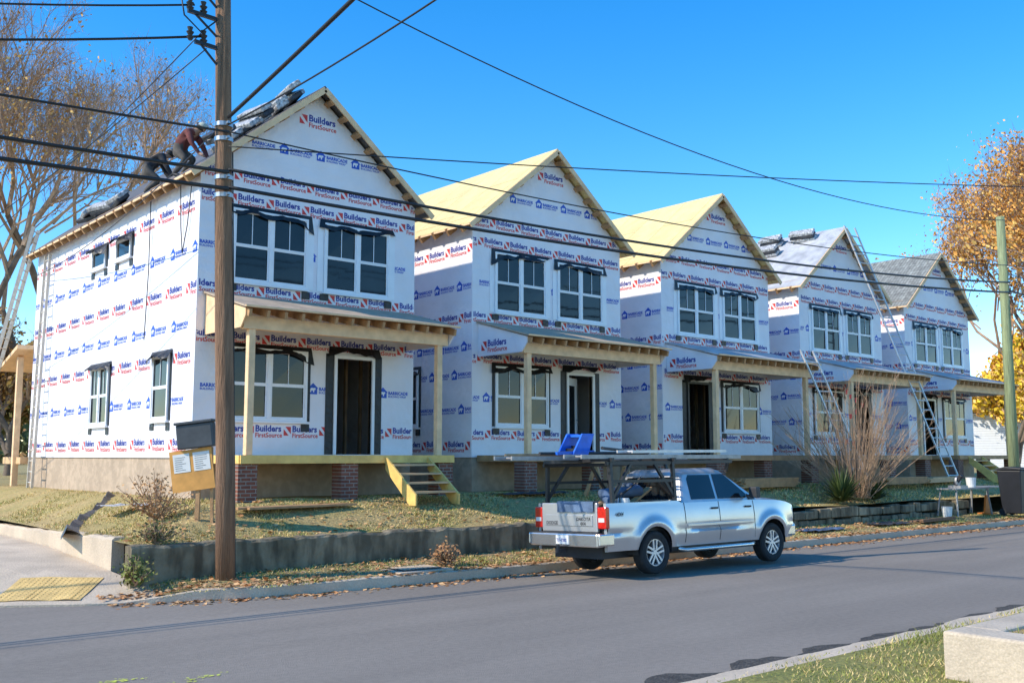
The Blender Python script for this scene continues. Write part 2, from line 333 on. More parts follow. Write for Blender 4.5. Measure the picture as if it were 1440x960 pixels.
def litter(name,pts,label,s=(.03,.06)):
    V=[];F=[];I=[]
    for x,y,z in pts:
        r=random.uniform(*s); a=random.uniform(0,2*PI); e=Matrix.Rotation(a,3,'Z')@Matrix.Rotation(random.uniform(-.7,.7),3,'X')
        k=len(V)
        for p in ((-1,-.1),(-.2,-.6),(1,0),(-.1,.65)):
            q=e@Vector((p[0]*r,p[1]*r,0)); V.append((x+q.x,y+q.y,z+q.z+.014))
        F.append((k,k+1,k+2,k+3)); I.append(0 if random.random()<.55 else 1)
    g=MB(); g.v=V; g.f=F; g.m=I; return tag(g.build(name,['leafB','leafR']),label,'leaves',kind='stuff')
pts=[]
for _ in range(7500):
    x=random.uniform(5.2,46); ky=np.interp(x,[p[0] for p in KP[::-1]],[p[1] for p in KP[::-1]]) if x>7 else 14.45+(7-x)*.42
    d=random.gauss(0.03,.26)
    if noise.noise(Vector((x*.5,0,0)))<-.2 and random.random()<.7: continue
    y=ky+d
    if y>15.5: continue
    pts.append((x,y,roadz(y) if d<0 else vz(x,y)+.01))
litter('kerb_leaves',pts,'brown fallen leaves strewn along the far kerb')
pts=[(x,y,lz(x,y)+.02) for x,y in ((random.uniform(6,30),random.uniform(15.9,18.2)) for _ in range(1800))]
pts+=[(x,y,vz(x,y)+.02) for x,y in ((random.uniform(6,30),random.uniform(14.6,15.6)) for _ in range(1300))]
litter('lawn_leaves',pts,'scattered brown leaves over the lawn and verge')
# ------------------------------------------------------------------ houses
PX=[11.24+7.31*i for i in range(5)]; HW=2.75; DEP=11.6; SL=.826; APEX=10.42
def sidemap(x,y,z): return (-HW+y,-x,z)
def flap(g,x0,x1,z,drop=.2,out=.15,m=0,up=.09):
    na=16; nb=3; ph=random.uniform(0,9); P=[]; sk=random.uniform(-.07,.07); el,er=random.uniform(-.16,.12),random.uniform(-.16,.12)
    for j in range(nb+1):
        row=[]
        for i in range(na+1):
            t=i/na; e=abs(2*t-1)**4; x=x0-.1+(x1-x0+.2)*t; s=j/nb
            zz=z+up-(drop+up+.12*noise.noise(Vector((t*5,ph,0)))-(el if t<.5 else er)*e+sk*(2*t-1))*s
            y=-.012-(out*(1-.5*e)+.04*noise.noise(Vector((t*9,ph,5))))*s
            row.append((x+(.05*s*(-1 if t==0 else 1) if t in(0,1) else 0),y,zz))
        P.append(row)
    for j in range(nb):
        for i in range(na): g.quad([P[j][i],P[j][i+1],P[j+1][i+1],P[j+1][i]],m)
def window(h,off,f,x0,x1,z0,z1,units=2,muntin=True,flapd=.14,flapo=.09,jamb=True):
    g=MB(f); b=.055
    g.box(x0,x1,-.06,-.004,z0,z0+b);g.box(x0,x1,-.06,-.004,z1-b,z1);g.box(x0,x0+b,-.06,-.004,z0+b,z1-b);g.box(x1-b,x1,-.06,-.004,z0+b,z1-b)
    g.box(x0-.03,x1+.03,-.085,-.004,z0-.05,z0)
    wu=(x1-x0)/units
    for k in range(1,units): g.box(x0+wu*k-.045,x0+wu*k+.045,-.06,-.004,z0+b,z1-b)
    wo=g.build('window','vinyl',h,off,bevel=.006,seg=1)
    for k in range(units):
        a=x0+wu*k+(b if k==0 else .045); c=x0+wu*(k+1)-(b if k==units-1 else .045); zl=z0+b; zh=z1-b; zm=(zl+zh)/2; s=.035
        gg=MB(f); gs=MB(f)
        if z1-z0>1:
            tl=random.uniform(-.010,.010)
            gg.quad([(a,-.018,zm),(c,-.018+tl,zm),(c,-.022,zh),(a,-.018,zh)]); gg.quad([(a,-.012,zl),(c,-.012-tl*.5,zl),(c,-.012,zm),(a,-.012,zm)])
            for (p,q,yy_) in ((zl,zm,-.034),(zm,zh,-.044)):
                gs.box(a,c,yy_,-.024,p,p+s);gs.box(a,c,yy_,-.024,q-s,q);gs.box(a,a+s,yy_,-.024,p+s,q-s);gs.box(c-s,c,yy_,-.024,p+s,q-s)
            if muntin: gs.box((a+c)/2-.008,(a+c)/2+.008,-.036,-.024,zm+s,zh-s)
        else:
            gg.quad([(a,-.02,zl),(c,-.02,zl),(c,-.02,zh),(a,-.02,zh)]); gs.box(a,c,-.04,-.024,zl,zl+s);gs.box(a,c,-.04,-.024,zh-s,zh)
        gg.build('glass_pane','glass',wo); gs.build('sash','vinyl',wo)
    fl=MB(f); flap(fl,x0,x1,z1,flapd,flapo); fl.build('window_flashing','black',h,off)
    jm='black' if jamb else 'tape'; jw=.09 if jamb else .16
    MB(f).box(x0-jw,x0-.004,-.014,-.003,z0,z1).build('jamb_tape',jm,h,off); MB(f).box(x1+.004,x1+jw,-.014,-.003,z0,z1).build('jamb_tape',jm,h,off)
    MB(f).box(x0-.08,x0+.14,-.02,-.003,z0-.2,z0-.055).build('sill_tape','black',h,off); MB(f).box(x1-.12,x1+.08,-.02,-.003,z0-.22,z0-.055).build('sill_tape','black',h,off)
roofm=['felt','osb','osb','felt2','shingle']
hl=['nearest two-storey house wrapped in white sheeting with roofers on its dark roof','second house from the left, wrapped white with bare yellow board roof, behind the pickup','middle house of the five, wrapped white, bare yellow board roof and dark doorway','fourth house along, wrapped white, grey covered roof with a long ladder against it','farthest house of the row at right, wrapped white with grey shingle roof']
MIR=[1,1,-1,1,-1]; PRM=['navy','red','white','blue']
for hi,cx in enumerate(PX):
    mr=MIR[hi]; off=(0,0,-1.1)
    h=thing('house',(cx,20,1.1),hl[hi],'house','row of five unfinished houses')
    g=MB(); dx0,dx1=(.62,1.56) if mr>0 else (-1.56,-.62); dz0,dz1=2.02,4.2
    XS=sorted([-HW,HW,dx0,dx1]); ZS=[1.95,dz0,dz1,8.0]
    for i in range(3):
        for j in range(3):
            if i==1 and j==1: continue
            g.quad([(XS[i],0,ZS[j]),(XS[i+1],0,ZS[j]),(XS[i+1],0,ZS[j+1]),(XS[i],0,ZS[j+1])])
    ga=APEX-.12
    for y in (0,DEP): g.quad([(-HW,y,8.0),(HW,y,8.0),(HW,y,ga-SL*HW),(0,y,ga),(-HW,y,ga-SL*HW)])
    g.quad([(-HW,DEP,1.95),(HW,DEP,1.95),(HW,DEP,8),(-HW,DEP,8)])
    for s in (-1,1): g.quad([(s*HW,0,1.95),(s*HW,DEP,1.95),(s*HW,DEP,ga-SL*HW),(s*HW,0,ga-SL*HW)])
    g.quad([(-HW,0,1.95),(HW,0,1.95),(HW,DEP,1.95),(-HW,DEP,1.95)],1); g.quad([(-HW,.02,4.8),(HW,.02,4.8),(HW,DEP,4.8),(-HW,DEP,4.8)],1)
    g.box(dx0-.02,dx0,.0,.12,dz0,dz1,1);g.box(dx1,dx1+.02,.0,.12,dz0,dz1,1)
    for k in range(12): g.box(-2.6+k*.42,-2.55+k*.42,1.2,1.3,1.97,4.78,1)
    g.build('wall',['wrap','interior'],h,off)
    MB().box(-HW+.04,HW-.04,.04,DEP-.04,.3,1.95).build('foundation','parge',h,off)
    def rows(f,xa,xb,rr,spb=.88,spc=.93,rake=False,extra=(),sc=.84,holes=()):
        gm=MB()
        for z,key,ph in rr:
            sp=spb if key=='bfs' else spc; x=xa-.9+ph
            while x<xb:
                zj=z+random.uniform(-.012,.012); gm.stamp(key,(x,-.004,zj),(1,0,0),(0,0,1),sc)
                if key=='bar': gm.stamp('bear',(x,-.007,zj),(1,0,0),(0,0,1),sc)
                x+=sp
        for e in extra: gm.stamp(*e)
        V=gm.v; F=[];I=[]
        for fc,i in zip(gm.f,gm.m):
            ok=all(xa+.01<V[q][0]<xb-.01 and (not rake or V[q][2]<ga-SL*abs(V[q][0])-.03) for q in fc)
            if ok and any(a0<V[q][0]<a1 and b0<V[q][2]<b1 for q in fc for a0,a1,b0,b1 in holes): ok=False
            if ok: F.append(fc); I.append(i)
        gm.m=I; used=sorted({q for fc in F for q in fc}); mp_={q:i for i,q in enumerate(used)}
        gm.v=[tuple(f(*V[q])) if f else V[q] for q in used]; gm.f=[tuple(mp_[q] for q in fc) for fc in F]
        return gm
    p_=[random.uniform(0,.9) for _ in range(12)]
    FR=[(2.42,'bfs',p_[0]),(3.35,'bar',p_[1]),(4.38,'bfs',p_[2]),(5.43,'bfs',p_[3]),(6.35,'bar',p_[4]),(7.40,'bfs',p_[5]),(7.93,'bfs',p_[6]),(8.72,'bar',p_[7])]
    rows(None,-HW,HW,FR,rake=True,extra=[('bfs',(-.47,-.004,9.50),(1,0,0),(0,0,1),.95)],holes=[(dx0-.05,dx1+.05,1.9,dz1+.05)]).build('wrap_print',PRM,h,off)
    LS=DEP if hi==0 else 8
    SR=[(2.12,'bfs',.1),(3.05,'bar',.5),(3.95,'bfs' if hi==0 else 'bar',.2),(4.65,'bar',.6),(5.4,'bfs',.75),(6.25,'bar',.4),(7.2,'bfs',.15)]
    rows(sidemap,-LS,0,SR,spb=1.12 if hi==0 else .95,spc=1.18 if hi==0 else .98,sc=.9).build('side_wrap_print',PRM,h,off)
    for yv in ([3.2,6.6,9.6] if hi==0 else [2.6]): MB(sidemap).box(-yv,-yv+.06,-.003,-.001,2,7.9).build('seam_tape','tape',h,off)
    window(h,off,None,-2.02,-.2,5.70,7.30,jamb=False); window(h,off,None,.22,2.0,5.70,7.30,jamb=False)
    gw=(-2.0,-.14) if mr>0 else (.14,2.0)
    window(h,off,None,gw[0],gw[1],2.74,4.30)
    if hi==0:
        window(h,off,sidemap,-6.3,-5.0,2.72,4.2,units=2,flapd=.1,flapo=.25)
        window(h,off,sidemap,-2.2,-1.25,2.75,4.2,units=1,flapd=.1,flapo=.22)
        window(h,off,sidemap,-6.6,-5.6,6.72,7.25,units=1,muntin=False,flapd=.1,flapo=.25)
        window(h,off,sidemap,-4.85,-3.85,6.72,7.25,units=1,muntin=False,flapd=.1,flapo=.25)
    elif hi==1: window(h,off,sidemap,-3.4,-2.3,2.75,4.3,units=1)
    else: window(h,off,sidemap,-2.9,-1.9,2.75,4.3,units=1)
    MB().box(dx0-.28,dx0-.07,-.013,-.003,dz0,dz1+.1).build('door_tape','black',h,off); MB().box(dx1+.07,dx1+.28,-.013,-.003,dz0,dz1+.1).build('door_tape','black',h,off)
    g=MB(); flap(g,dx0-.1,dx1+.1,dz1+.18,.05,.10); g.build('door_flashing','black',h,off)
    g=MB(); b=.07
    g.box(dx0-b,dx0,-.05,.1,dz0,dz1);g.box(dx1,dx1+b,-.05,.1,dz0,dz1);g.box(dx0-b,dx1+b,-.05,.1,dz1,dz1+b)
    g.build('door_frame','vinyl' if hi in(0,1,4) else 'black',h,off)
    if hi>0:
        g=MB(); wdt=dx1-dx0-.04
        g.box(0,wdt,-.02,.02,0,.5);g.box(0,wdt,-.02,.02,1.9,2.12);g.box(0,.15,-.02,.02,.5,1.9);g.box(wdt-.15,wdt,-.02,.02,.5,1.9)
        dr=g.build('door','vinyl' if hi==1 else 'trim',h,(dx0+.02,.14,dz0+.02-1.1)); dr.rotation_euler=(0,0,math.radians(25 if hi==1 else 62))
        g=MB(); g.quad([(.15,0,.5),(wdt-.15,0,.5),(wdt-.15,0,1.9),(.15,0,1.9)]); g.build('door_glass','glass',dr)
        g=MB(); g.tube([(wdt-.07,-.02,.95),(wdt-.07,-.07,.95)],.025,8); g.build('door_handle','steel',dr)
    g=MB(); ez=APEX-SL*3.05; t=.05; y0,y1=-.3,DEP+(.12 if hi==0 else .3)
    for s in (-1,1): g.prism([(0,APEX),(s*3.05,ez),(s*3.05,ez-t),(0,APEX-t)],'y',y0,y1,0)
    g.build('roof',roofm[hi],h,off)
    for s in (-1,1):
        g=MB(); g.bar((s*.0,y0-.02,APEX-.10),(s*3.07,y0-.02,ez-.10),.035,.13,0); g.build('rake_board','pinel',h,off)
        for k in range(8):
            t_=(k+.6)/8.3; x=s*3.05*t_; z=APEX-SL*3.05*t_-.14
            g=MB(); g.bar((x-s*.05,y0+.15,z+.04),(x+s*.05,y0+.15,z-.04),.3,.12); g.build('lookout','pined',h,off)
        g=MB(); g.bar((s*3.06,y0,ez-.05),(s*3.06,y1,ez-.05),.03,.05); g.build('eave_board','pinel',h,off)
    for k in range(20 if hi==0 else 10):
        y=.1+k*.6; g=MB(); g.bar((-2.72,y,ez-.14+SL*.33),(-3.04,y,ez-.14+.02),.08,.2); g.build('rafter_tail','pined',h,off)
    MB(sidemap).box(-DEP,0,-.01,.0,ga-SL*HW-.06,ga-SL*HW+.12).build('top_plate','pined',h,off)
    MB().box(-2.55,2.55,-1.86,-.01,1.93,2.0).build('porch_deck','pine',h,off)
    bm_='treated' if hi==0 else 'pined'; zb_=1.84 if hi==0 else 1.85
    MB().box(-2.57,2.57,-1.90,-1.862,zb_,2.005).build('deck_band',bm_,h,off); MB().box(-2.59,-2.552,-1.86,-.02,zb_,2.003).build('deck_band',bm_,h,off); MB().box(2.552,2.59,-1.86,-.02,zb_,2.003).build('deck_band',bm_,h,off)
    for x in (-2.38,-.1,2.38):
        g=MB(); g.box(x-.2,x+.2,-1.83,-1.45,.4,zb_); g.build('brick_pier','brickp',h,off)
    for x in (-2.3,2.3): MB().box(x-.07,x+.07,-1.70,-1.56,2.0,4.48).build('porch_post','pinel',h,off,bevel=.008,seg=1)
    MB().box(-2.5,2.5,-1.72,-1.56,4.48,4.74).build('porch_beam','pinel',h,off)
    g=MB(); g.prism([(-.01,5.42),(-2.02,4.90),(-2.02,4.86),(-.01,5.38)],'x',-2.62,2.62); g.build('porch_roof','felt2' if hi>1 else 'parge',h,off)
    MB().box(-2.62,2.62,-2.05,-2.022,4.865,4.905).build('porch_fascia','pinel',h,off)
    for k in range(14):
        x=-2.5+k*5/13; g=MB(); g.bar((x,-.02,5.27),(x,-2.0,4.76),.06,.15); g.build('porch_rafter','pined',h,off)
    for s in (-1,1):
        g=MB(); g.prism([(-.012,4.5),(-.012,5.36),(-1.9,4.86),(-1.9,4.72),(-1.7,4.5)],'x',s*2.53,s*2.56); g.build('porch_cheek','wrap' if hi or s>0 else 'pinel',h,off)
    if hi:
        gm=MB(lambda x,y,z:(-2.56+y,-x,z)); gm.stamp('bfs',(.15,-.004,4.62),(1,0,0),(0,0,1),1.0); gm.build('cheek_print',PRM,h,off)
    if hi in (0,4):
        sx=(.75,1.85) if mr>0 else (-1.85,-.75); n_=5; zt=2.0; zb=1.08; rise=(zt-zb)/n_
        for k in range(1,n_): MB().box(sx[0]+.02,sx[1]-.02,-1.9-k*.26,-1.9-k*.26+.28,zt-k*rise-.04,zt-k*rise).build('step','pine',h,off)
        for x in (sx[0]-.02,sx[1]-.02):
            g=MB(); g.prism([( -1.9,zt-.03),(-1.9-(n_-1)*.26-.08,zb+.12),(-1.9-(n_-1)*.26-.08,zb-.1),(-1.9-(n_-1)*.26+.14,zb-.1),(-1.9,zt-.30)],'x',x,x+.04); g.build('stringer','treated',h,off)
    if hi==0:
        g=MB(); g.prism([(DEP,5.22),(DEP+2.0,4.66),(DEP+2.0,4.56),(DEP,5.10)],'x',-3.2,2.7); g.build('rear_porch_roof','pinel',h,off)
        for x in (-2.95,2.5): MB().box(x-.08,x+.08,DEP+.5,DEP+.66,.8,4.9).build('rear_porch_post','pinel',h,off)
        MB().box(-2.95,2.6,DEP+.02,DEP+1.9,1.75,1.95).build('rear_deck','pine',h,off)
def wire(a,b,sag,r,label,name='overhead_wire',cat='wire',grp=None,n=28,mat='cable'):
    a=Vector(a);b=Vector(b); P=[a.lerp(b,i/n)-Vector((0,0,sag*4*(i/n)*(1-i/n))) for i in range(n+1)]
    P=[p-a for p in P]; g=MB(); g.tube(P,r,5); o=g.build(name,mat,None,a,smooth=True); return tag(o,label,cat,grp)
g=MB(); g.tube([(8.42,20.9,7.9),(8.44,20.85,6.9),(8.43,20.7,6.3),(8.44,20.5,6.9),(8.44,20.35,7.7)],.012,5); tag(g.build('hanging_rope','cable'),'thin dark rope looped down the corner of the nearest house','rope')
g=MB(); g.tube([(8.42,22.6,7.8),(8.44,22.62,6.2),(8.43,22.7,4.6)],.012,5); tag(g.build('hanging_rope','cable'),'thin dark rope hanging straight down the sunlit side wall','rope')
# ------------------------------------------------------------------ ladders
def ladder(a,b,width,label,side=(0,1,0),m='alu',step=.3,group=None,rail=.07,rw=.035,rr=.018):
    a=Vector(a);b=Vector(b); d=(b-a); L_=d.length; sd=Vector(side).normalized()*width/2
    t=thing('ladder',a,label,'ladder',group)
    for s in (-1,1):
        g=MB(); g.bar(sd*s,d+sd*s,rw,rail,0,up=tuple(sd.cross(d).normalized())); g.build('rail',m,t)
    k=.25; g=MB()
    while k<L_-.1: p=d*(k/L_); g.tube([p-sd,p+sd],rr,6); k+=step
    g.build('rungs',m,t); return t
ladder((7.2,33.6,.9),(8.42,31.75,8.75),.5,'long pale ladder leaning on the rear corner of the nearest house at far left',side=(.6,1,0),m='ladw',rail=.1,rw=.05)
ladder((8.2,30.2,1.0),(8.36,30.2,7.7),.42,'thin ladder standing flat against the sunlit side wall',side=(0,1,0),m='ladw')
ladder((36.0,17.4,1.05),(33.25,19.6,10.4),.62,'tall ladder reaching the peak of the fourth house',side=(1,-.1,0),rail=.05,rw=.05,rr=.025,step=.36)
ladder((29.7,17.3,1.05),(27.7,17.98,5.3),.6,'shorter ladder leaning on the porch roof just left of the bare shrub',side=(1,-.1,0),rail=.05,rw=.05,rr=.022,step=.34)
# ------------------------------------------------------------------ shingle bundles
ang=math.atan(SL)
def bundle(cxh,dx,dy,lift,label,group,m,ry=-1,rz=0):
    g=MB(); g.box(-.17,.17,-.48,.48,0,.12)
    x=cxh+dx; z=APEX-SL*abs(dx); n_=Vector((ry*math.sin(ang),0,math.cos(ang)))
    o=g.build('shingle_bundle',m,None,Vector((x,20+dy,z))+n_*(lift+.01),bevel=.03)
    o.rotation_euler=(0,-ang if ry<0 else ang,rz); return tag(o,label,'roofing bundle',group)
gl='wrapped bundle of shingles stacked near the peak of the nearest roof'
for k,dx in enumerate((-.3,-.72,-1.12,-1.5,-1.9)):
    for j in range(3 if k%2==0 else 2): bundle(PX[0],dx,.45+.05*(j%2)+random.uniform(0,.25),j*.125,gl,'bundles near the peak of the nearest roof','bundle' if (j+k)%3 else 'bundled',rz=random.uniform(-.25,.25))
gl='dark bundle of roofing lying low on the nearest roof left of the roofers'
for k,dy in enumerate((5.2,6.3,7.4)):
    for j in range(2): bundle(PX[0],-2.6,dy+random.uniform(-.1,.1),j*.125,gl,'bundles low on the nearest roof','bundled' if j!=1 else 'bundle',rz=random.uniform(-.3,.3))
gl='bundle of shingles stacked on the grey roof of the fourth house'
for k,(dx,dy) in enumerate(((-1.5,3.2),(-1.5,4.6),(-1.0,2.4),(-.4,1.2),(-.4,2.6),(-2.0,5.8))):
    for j in range(3): bundle(PX[3],dx,dy,j*.125,gl,'bundles on the fourth roof','bundle' if j!=1 else 'bundled',rz=random.uniform(-.2,.2))
# ------------------------------------------------------------------ roofers
def person(loc,rz,scale,label,shirt,cap,pose):
    J=pose; names=list(J.keys()); V=[Vector(J[n][:3]) for n in names]; R=[J[n][3] for n in names]
    E=[('hip','waist'),('waist','chest'),('chest','neck'),('neck','head'),('head','crown'),('head','nose')]
    for s in 'lr': E+=[('hip','hipj'+s),('hipj'+s,'knee'+s),('knee'+s,'ankle'+s),('ankle'+s,'toe'+s),('chest','sh'+s),('sh'+s,'elb'+s),('elb'+s,'wr'+s),('wr'+s,'palm'+s)]
    idx={n:i for i,n in enumerate(names)}; EE=[(idx[a],idx[b]) for a,b in E]
    for s,sg in (('l',1),('r',-1)):
        p=Vector(J['palm'+s][:3]); w_=Vector(J['wr'+s][:3]); d=(p-w_).normalized()
        for q in range(5):
            o=(q-2)*.018; tip=p+d*(.07-.012*abs(q-2))+Vector((0,o,-.015)) if q<4 else p+Vector((.03,.05*sg,-.01))
            V.append(tip); R.append(.010); EE.append((idx['palm'+s],len(V)-1))
    me=D.meshes.new('body'); me.from_pydata(V,EE,[]); o=D.objects.new('tmp',me); COL.objects.link(o)
    sk=o.modifiers.new('s','SKIN')
    for i,v in enumerate(me.skin_vertices[0].data): v.radius=(R[i],R[i]); v.use_root=(i==0)
    ss=o.modifiers.new('u','SUBSURF'); ss.levels=2; ss.render_levels=2
    bpy.context.view_layer.update(); nm=D.meshes.new_from_object(o.evaluated_get(bpy.context.evaluated_depsgraph_get())); D.objects.remove(o)
    t=thing('person',loc,label,'person',rot=(0,0,rz)); t.scale=(scale,)*3
    for m in ('skin',shirt,'jean','trim'): nm.materials.append(M[m])
    def sd(p,a,b):
        ab=b-a; u_=clamp((p-a).dot(ab)/max(ab.length_squared,1e-9)); return (p-(a+ab*u_)).length
    for pl in nm.polygons:
        c_=pl.center; best=min(E,key=lambda e:sd(c_,Vector(J[e[0]][:3]),Vector(J[e[1]][:3])))[1]; pl.use_smooth=True
        pl.material_index=3 if best.startswith('toe') else 2 if best[:4] in('hipj','knee','ankl') else 1 if best[:4] in('wais','ches','elbl','elbr') or best[:2] in('sh','wr') else 0
    b=D.objects.new('body',nm); COL.objects.link(b); b.parent=t
    hd=Vector(J['head'][:3]); cr=Vector(J['crown'][:3]); up=(cr-hd).normalized()
    g=MB(); g.tube([hd+up*.045,hd+up*.09,hd+up*.125,hd+up*.145],[.108,.100,.07,.01],12); fw=(Vector(J['nose'][:3])-hd).normalized()
    g.bar(hd+up*.055+fw*.07,hd+up*.045+fw*.19,.15,.012,0,up=tuple(up)); g.build('cap',cap,t,smooth=True)
    g=MB(); g.tube([hd-up*.04-fw*.02,hd+up*.04-fw*.025],[.095,.104],12); g.build('hair','hair',t,smooth=True)
    return t
def bent(k=0.):
    P={'hip':(0,0,.60-k,.16),'waist':(.12,0,.76-k,.15),'chest':(.32,0,.92-k,.17),'neck':(.45,0,.99-k,.06),'head':(.54,0,1.02-k,.095),'crown':(.59,0,1.09-k,.08),'nose':(.63,0,.97-k,.025)}
    for s,g_ in (('l',1),('r',-1)):
        P.update({'hipj'+s:(.02,.1*g_,.55-k,.12),'knee'+s:(.30+k*.3,.17*g_,.38+.05*g_,.08),'ankle'+s:(.02,.17*g_,.08+.05*g_,.05),'toe'+s:(.20,.19*g_,.04+.06*g_,.045),
          'sh'+s:(.34,.19*g_,.91-k,.08),'elb'+s:(.46,.27*g_,.66-k,.055),'wr'+s:(.60,.18*g_,.44-k*.6,.038),'palm'+s:(.67,.17*g_,.40-k*.6,.04)})
    return P
person((8.42,21.15,8.05),math.radians(-52),1.05,'roofer in maroon with a pale cap, bending at the roof edge nearest the pole','shirtr','capg',bent())
person((8.42,23.1,8.05),math.radians(-20),1.08,'roofer in black clothes and dark cap crouching at the roof edge, left of the other','shirtd','bundled',bent(.06))
# ------------------------------------------------------------------ poles and wires
PLX,PLY=7.12,15.28; LNX,LNY=-.027,.0225
def pl(z): return (PLX+LNX*z,PLY+LNY*z,z)
t=thing('utility_pole',(PLX,PLY,0),'tall brown wooden utility pole on the verge in front of the nearest house','utility pole')
Q=lambda x,y,z:(x+LNX*z,y+LNY*z,z)
g=MB(Q); g.tube([(0,0,-.3),(0.01,0,2),(0.0,.01,4),(-.01,0,6),(.0,.01,8),(0,0,12)],[.155,.15,.145,.138,.13,.12],16); g.build('pole_shaft','bark',t,smooth=True)
for zc,ln in ((9.75,.55),(9.25,.62),(8.75,.5)):
    g=MB(Q); g.bar((0,0,zc),(-ln,.0,zc+.02),.06,.06); g.bar((-.05,0,zc-.35),(-ln*.8,0,zc),.03,.03); g.build('bracket','rackb',t)
    for q in (-.35,-.58):
        g=MB(Q); g.tube([(q,0,zc+.02),(q,0,zc+.08),(q,0,zc+.1),(q,0,zc+.16),(q,0,zc+.18),(q,0,zc+.24)],[.03,.065,.03,.065,.03,.05],10); g.build('insulator','trim',t)
for zc in (6.25,6.55,7.2,7.45):
    g=MB(Q); g.tube([(0,0,zc-.035),(0,0,zc+.035)],.155,14); g.build('clamp','steel',t)
    g=MB(Q); g.bar((-.02,-.24,zc),(.02,.2,zc),.04,.04); g.build('bolt','steel',t)
g=MB(Q); g.tube([(.14,-.06,0),(.13,-.06,7.0)],.012,5); g.build('ground_wire','cable',t)
t=thing('utility_pole',(35.5,15.1,.1),'weathered greenish wooden utility pole at the right edge before the farthest house','utility pole')
g=MB(); g.tube([(0,0,-.3),(0,0,5),(0,0,10.2)],[.18,.165,.14],14); g.build('pole_shaft','bark2',t,smooth=True)
for zc in (7.4,7.8,8.4): g=MB(); g.tube([(0,-.2,zc),(0,.2,zc)],.025,8); g.build('clamp','steel',t)
def at(z,dx=0,dy=-.18): p=pl(z); return (p[0]+dx,p[1]+dy,z)
RX,RY=35.5,14.9
W=[(at(6.66),(RX,RY,7.95),.35,.030,'upper thick black cable running right from the brown pole'),
(at(6.36),(RX,RY,7.6),.30,.034,'lower thick black cable running right from the brown pole'),
(at(6.62),(-22,15,6.3),.25,.032,'upper thick black cable running left out of view'),
(at(6.34),(-22,15,5.6),.20,.036,'lower thick black cable running left out of view'),
(at(7.30),(RX,RY,8.55),.40,.014,'thin wire above the two thick cables, between the poles'),
(at(7.30),(-22,15,7.0),.4,.022,'thin wire leaving left just above the roofers'),
(at(10.8),(RX,RY,10.15),1.25,.014,'highest sagging wire sweeping down across the sky between the poles'),
(at(7.05),(40,5.6,10.2),.3,.012,'nearly level thin wire crossing the sky to the right edge'),
(at(7.55),(6.3,1.0,9.7),.15,.034,'thick cable rising right from the brown pole over the road'),
(at(7.42),(7.5,1.0,9.0),.35,.014,'thin wire beside it rising right over the road'),
(at(9.85,-.5,0),(-12,22,10.4),.8,.016,'topmost wire arcing from the insulators to the top left corner'),
(at(9.4,-.5,0),(-12,22,9.0),.8,.018,'upper left wire from the insulators out of the top left corner'),
(at(8.9,-.35,0),(-12,22,8.2),.8,.022,'second wire from the insulators toward the left edge'),
(at(9.0,-.35,0),(5.5,32,6.6),.3,.010,'thin slanting service wire going back left past the house'),
(at(8.7,-.3,0),(3.0,34,5.4),.5,.010,'second thin slanting service wire reaching the left edge lower down'),
(at(7.5,0,0),(8.3,31,7.2),.3,.010,'thin service wire running back along the eaves of the nearest house'),
((RX,15.2,8.4),(60,14.8,8.6),.3,.014,'upper wire continuing beyond the greenish pole'),((RX,15.2,7.8),(60,14.8,7.9),.3,.03,'thick cable continuing beyond the greenish pole')]
for a,b,s,r,l in W: wire(a,b,s,r,l,grp='overhead wires')
g=MB(); g.tube([Vector(at(9.75,-.45,-.02)),Vector(at(9.45,-.75,-.05)),Vector(at(9.15,-.7,-.05)),Vector(at(8.95,-.4,-.02)),Vector(at(9.2,-.15,-.1))],.014,5); tag(g.build('jumper_loop','cable',smooth=True),'short looped jumper wire hanging beside the insulators of the brown pole','wire')
# ------------------------------------------------------------------ pickup truck (x forward)
TR=thing('pickup_truck',(13.45,12.72,-.07),'silver crew cab pickup truck with a black ladder rack parked at the far kerb','pickup truck',rot=(math.radians(-2),0,math.radians(-1.2)))
RL,RW=.43,.37
def hwid(x,z):
    w_=.915-.045*clamp((z-.82)/.4)**2-.06*clamp((.66-z)/.25)
    w_-=.12*clamp((x-3.4)/.8)**2; w_-=.02*clamp((-x-.7)/.5)
    for c_ in (0,3.33):
        r=math.hypot(x-c_,z-.39); w_+=.05*math.exp(-((r-.49)/.085)**2)
    w_-=.015*math.exp(-((z-.74)/.03)**2)*clamp(abs(x-3.33)-.5)*clamp(abs(x)-.5)*4
    return w_
xs_=set(np.round(np.linspace(-1.14,4.15,60),3))
for c_ in (0,3.33):
    xs_={x for x in xs_ if abs(x-c_)>.46}
    for k in range(17): xs_.add(round(c_-RL*math.cos(PI*k/16),4))
    xs_.add(c_-RL-.006); xs_.add(c_+RL+.006)
xs_=sorted(xs_)
def zbot(x):
    for c_ in (0,3.33):
        if abs(x-c_)<=RL+.001: return max(.44,.39+math.sqrt(max(0,RL*RL-(x-c_)**2)))
    return .44
def ztop(x):
    if x<.74: return 1.24
    if x<2.95: return 1.20
    k=(x-2.95)/1.2; return 1.20-.05*k-.09*k**4
nr=16
g=MB()
for s in (-1,1):
    cols=[]
    for x in xs_:
        zb,zt=zbot(x),ztop(x); cols.append([(x,s*hwid(x,zb+(zt-zb)*j/nr),zb+(zt-zb)*j/nr) for j in range(nr+1)])
    for i in range(len(cols)-1):
        for j in range(nr): g.quad([cols[i][j],cols[i+1][j],cols[i+1][j+1],cols[i][j+1]])
hx=[x for x in xs_ if x>=2.7]
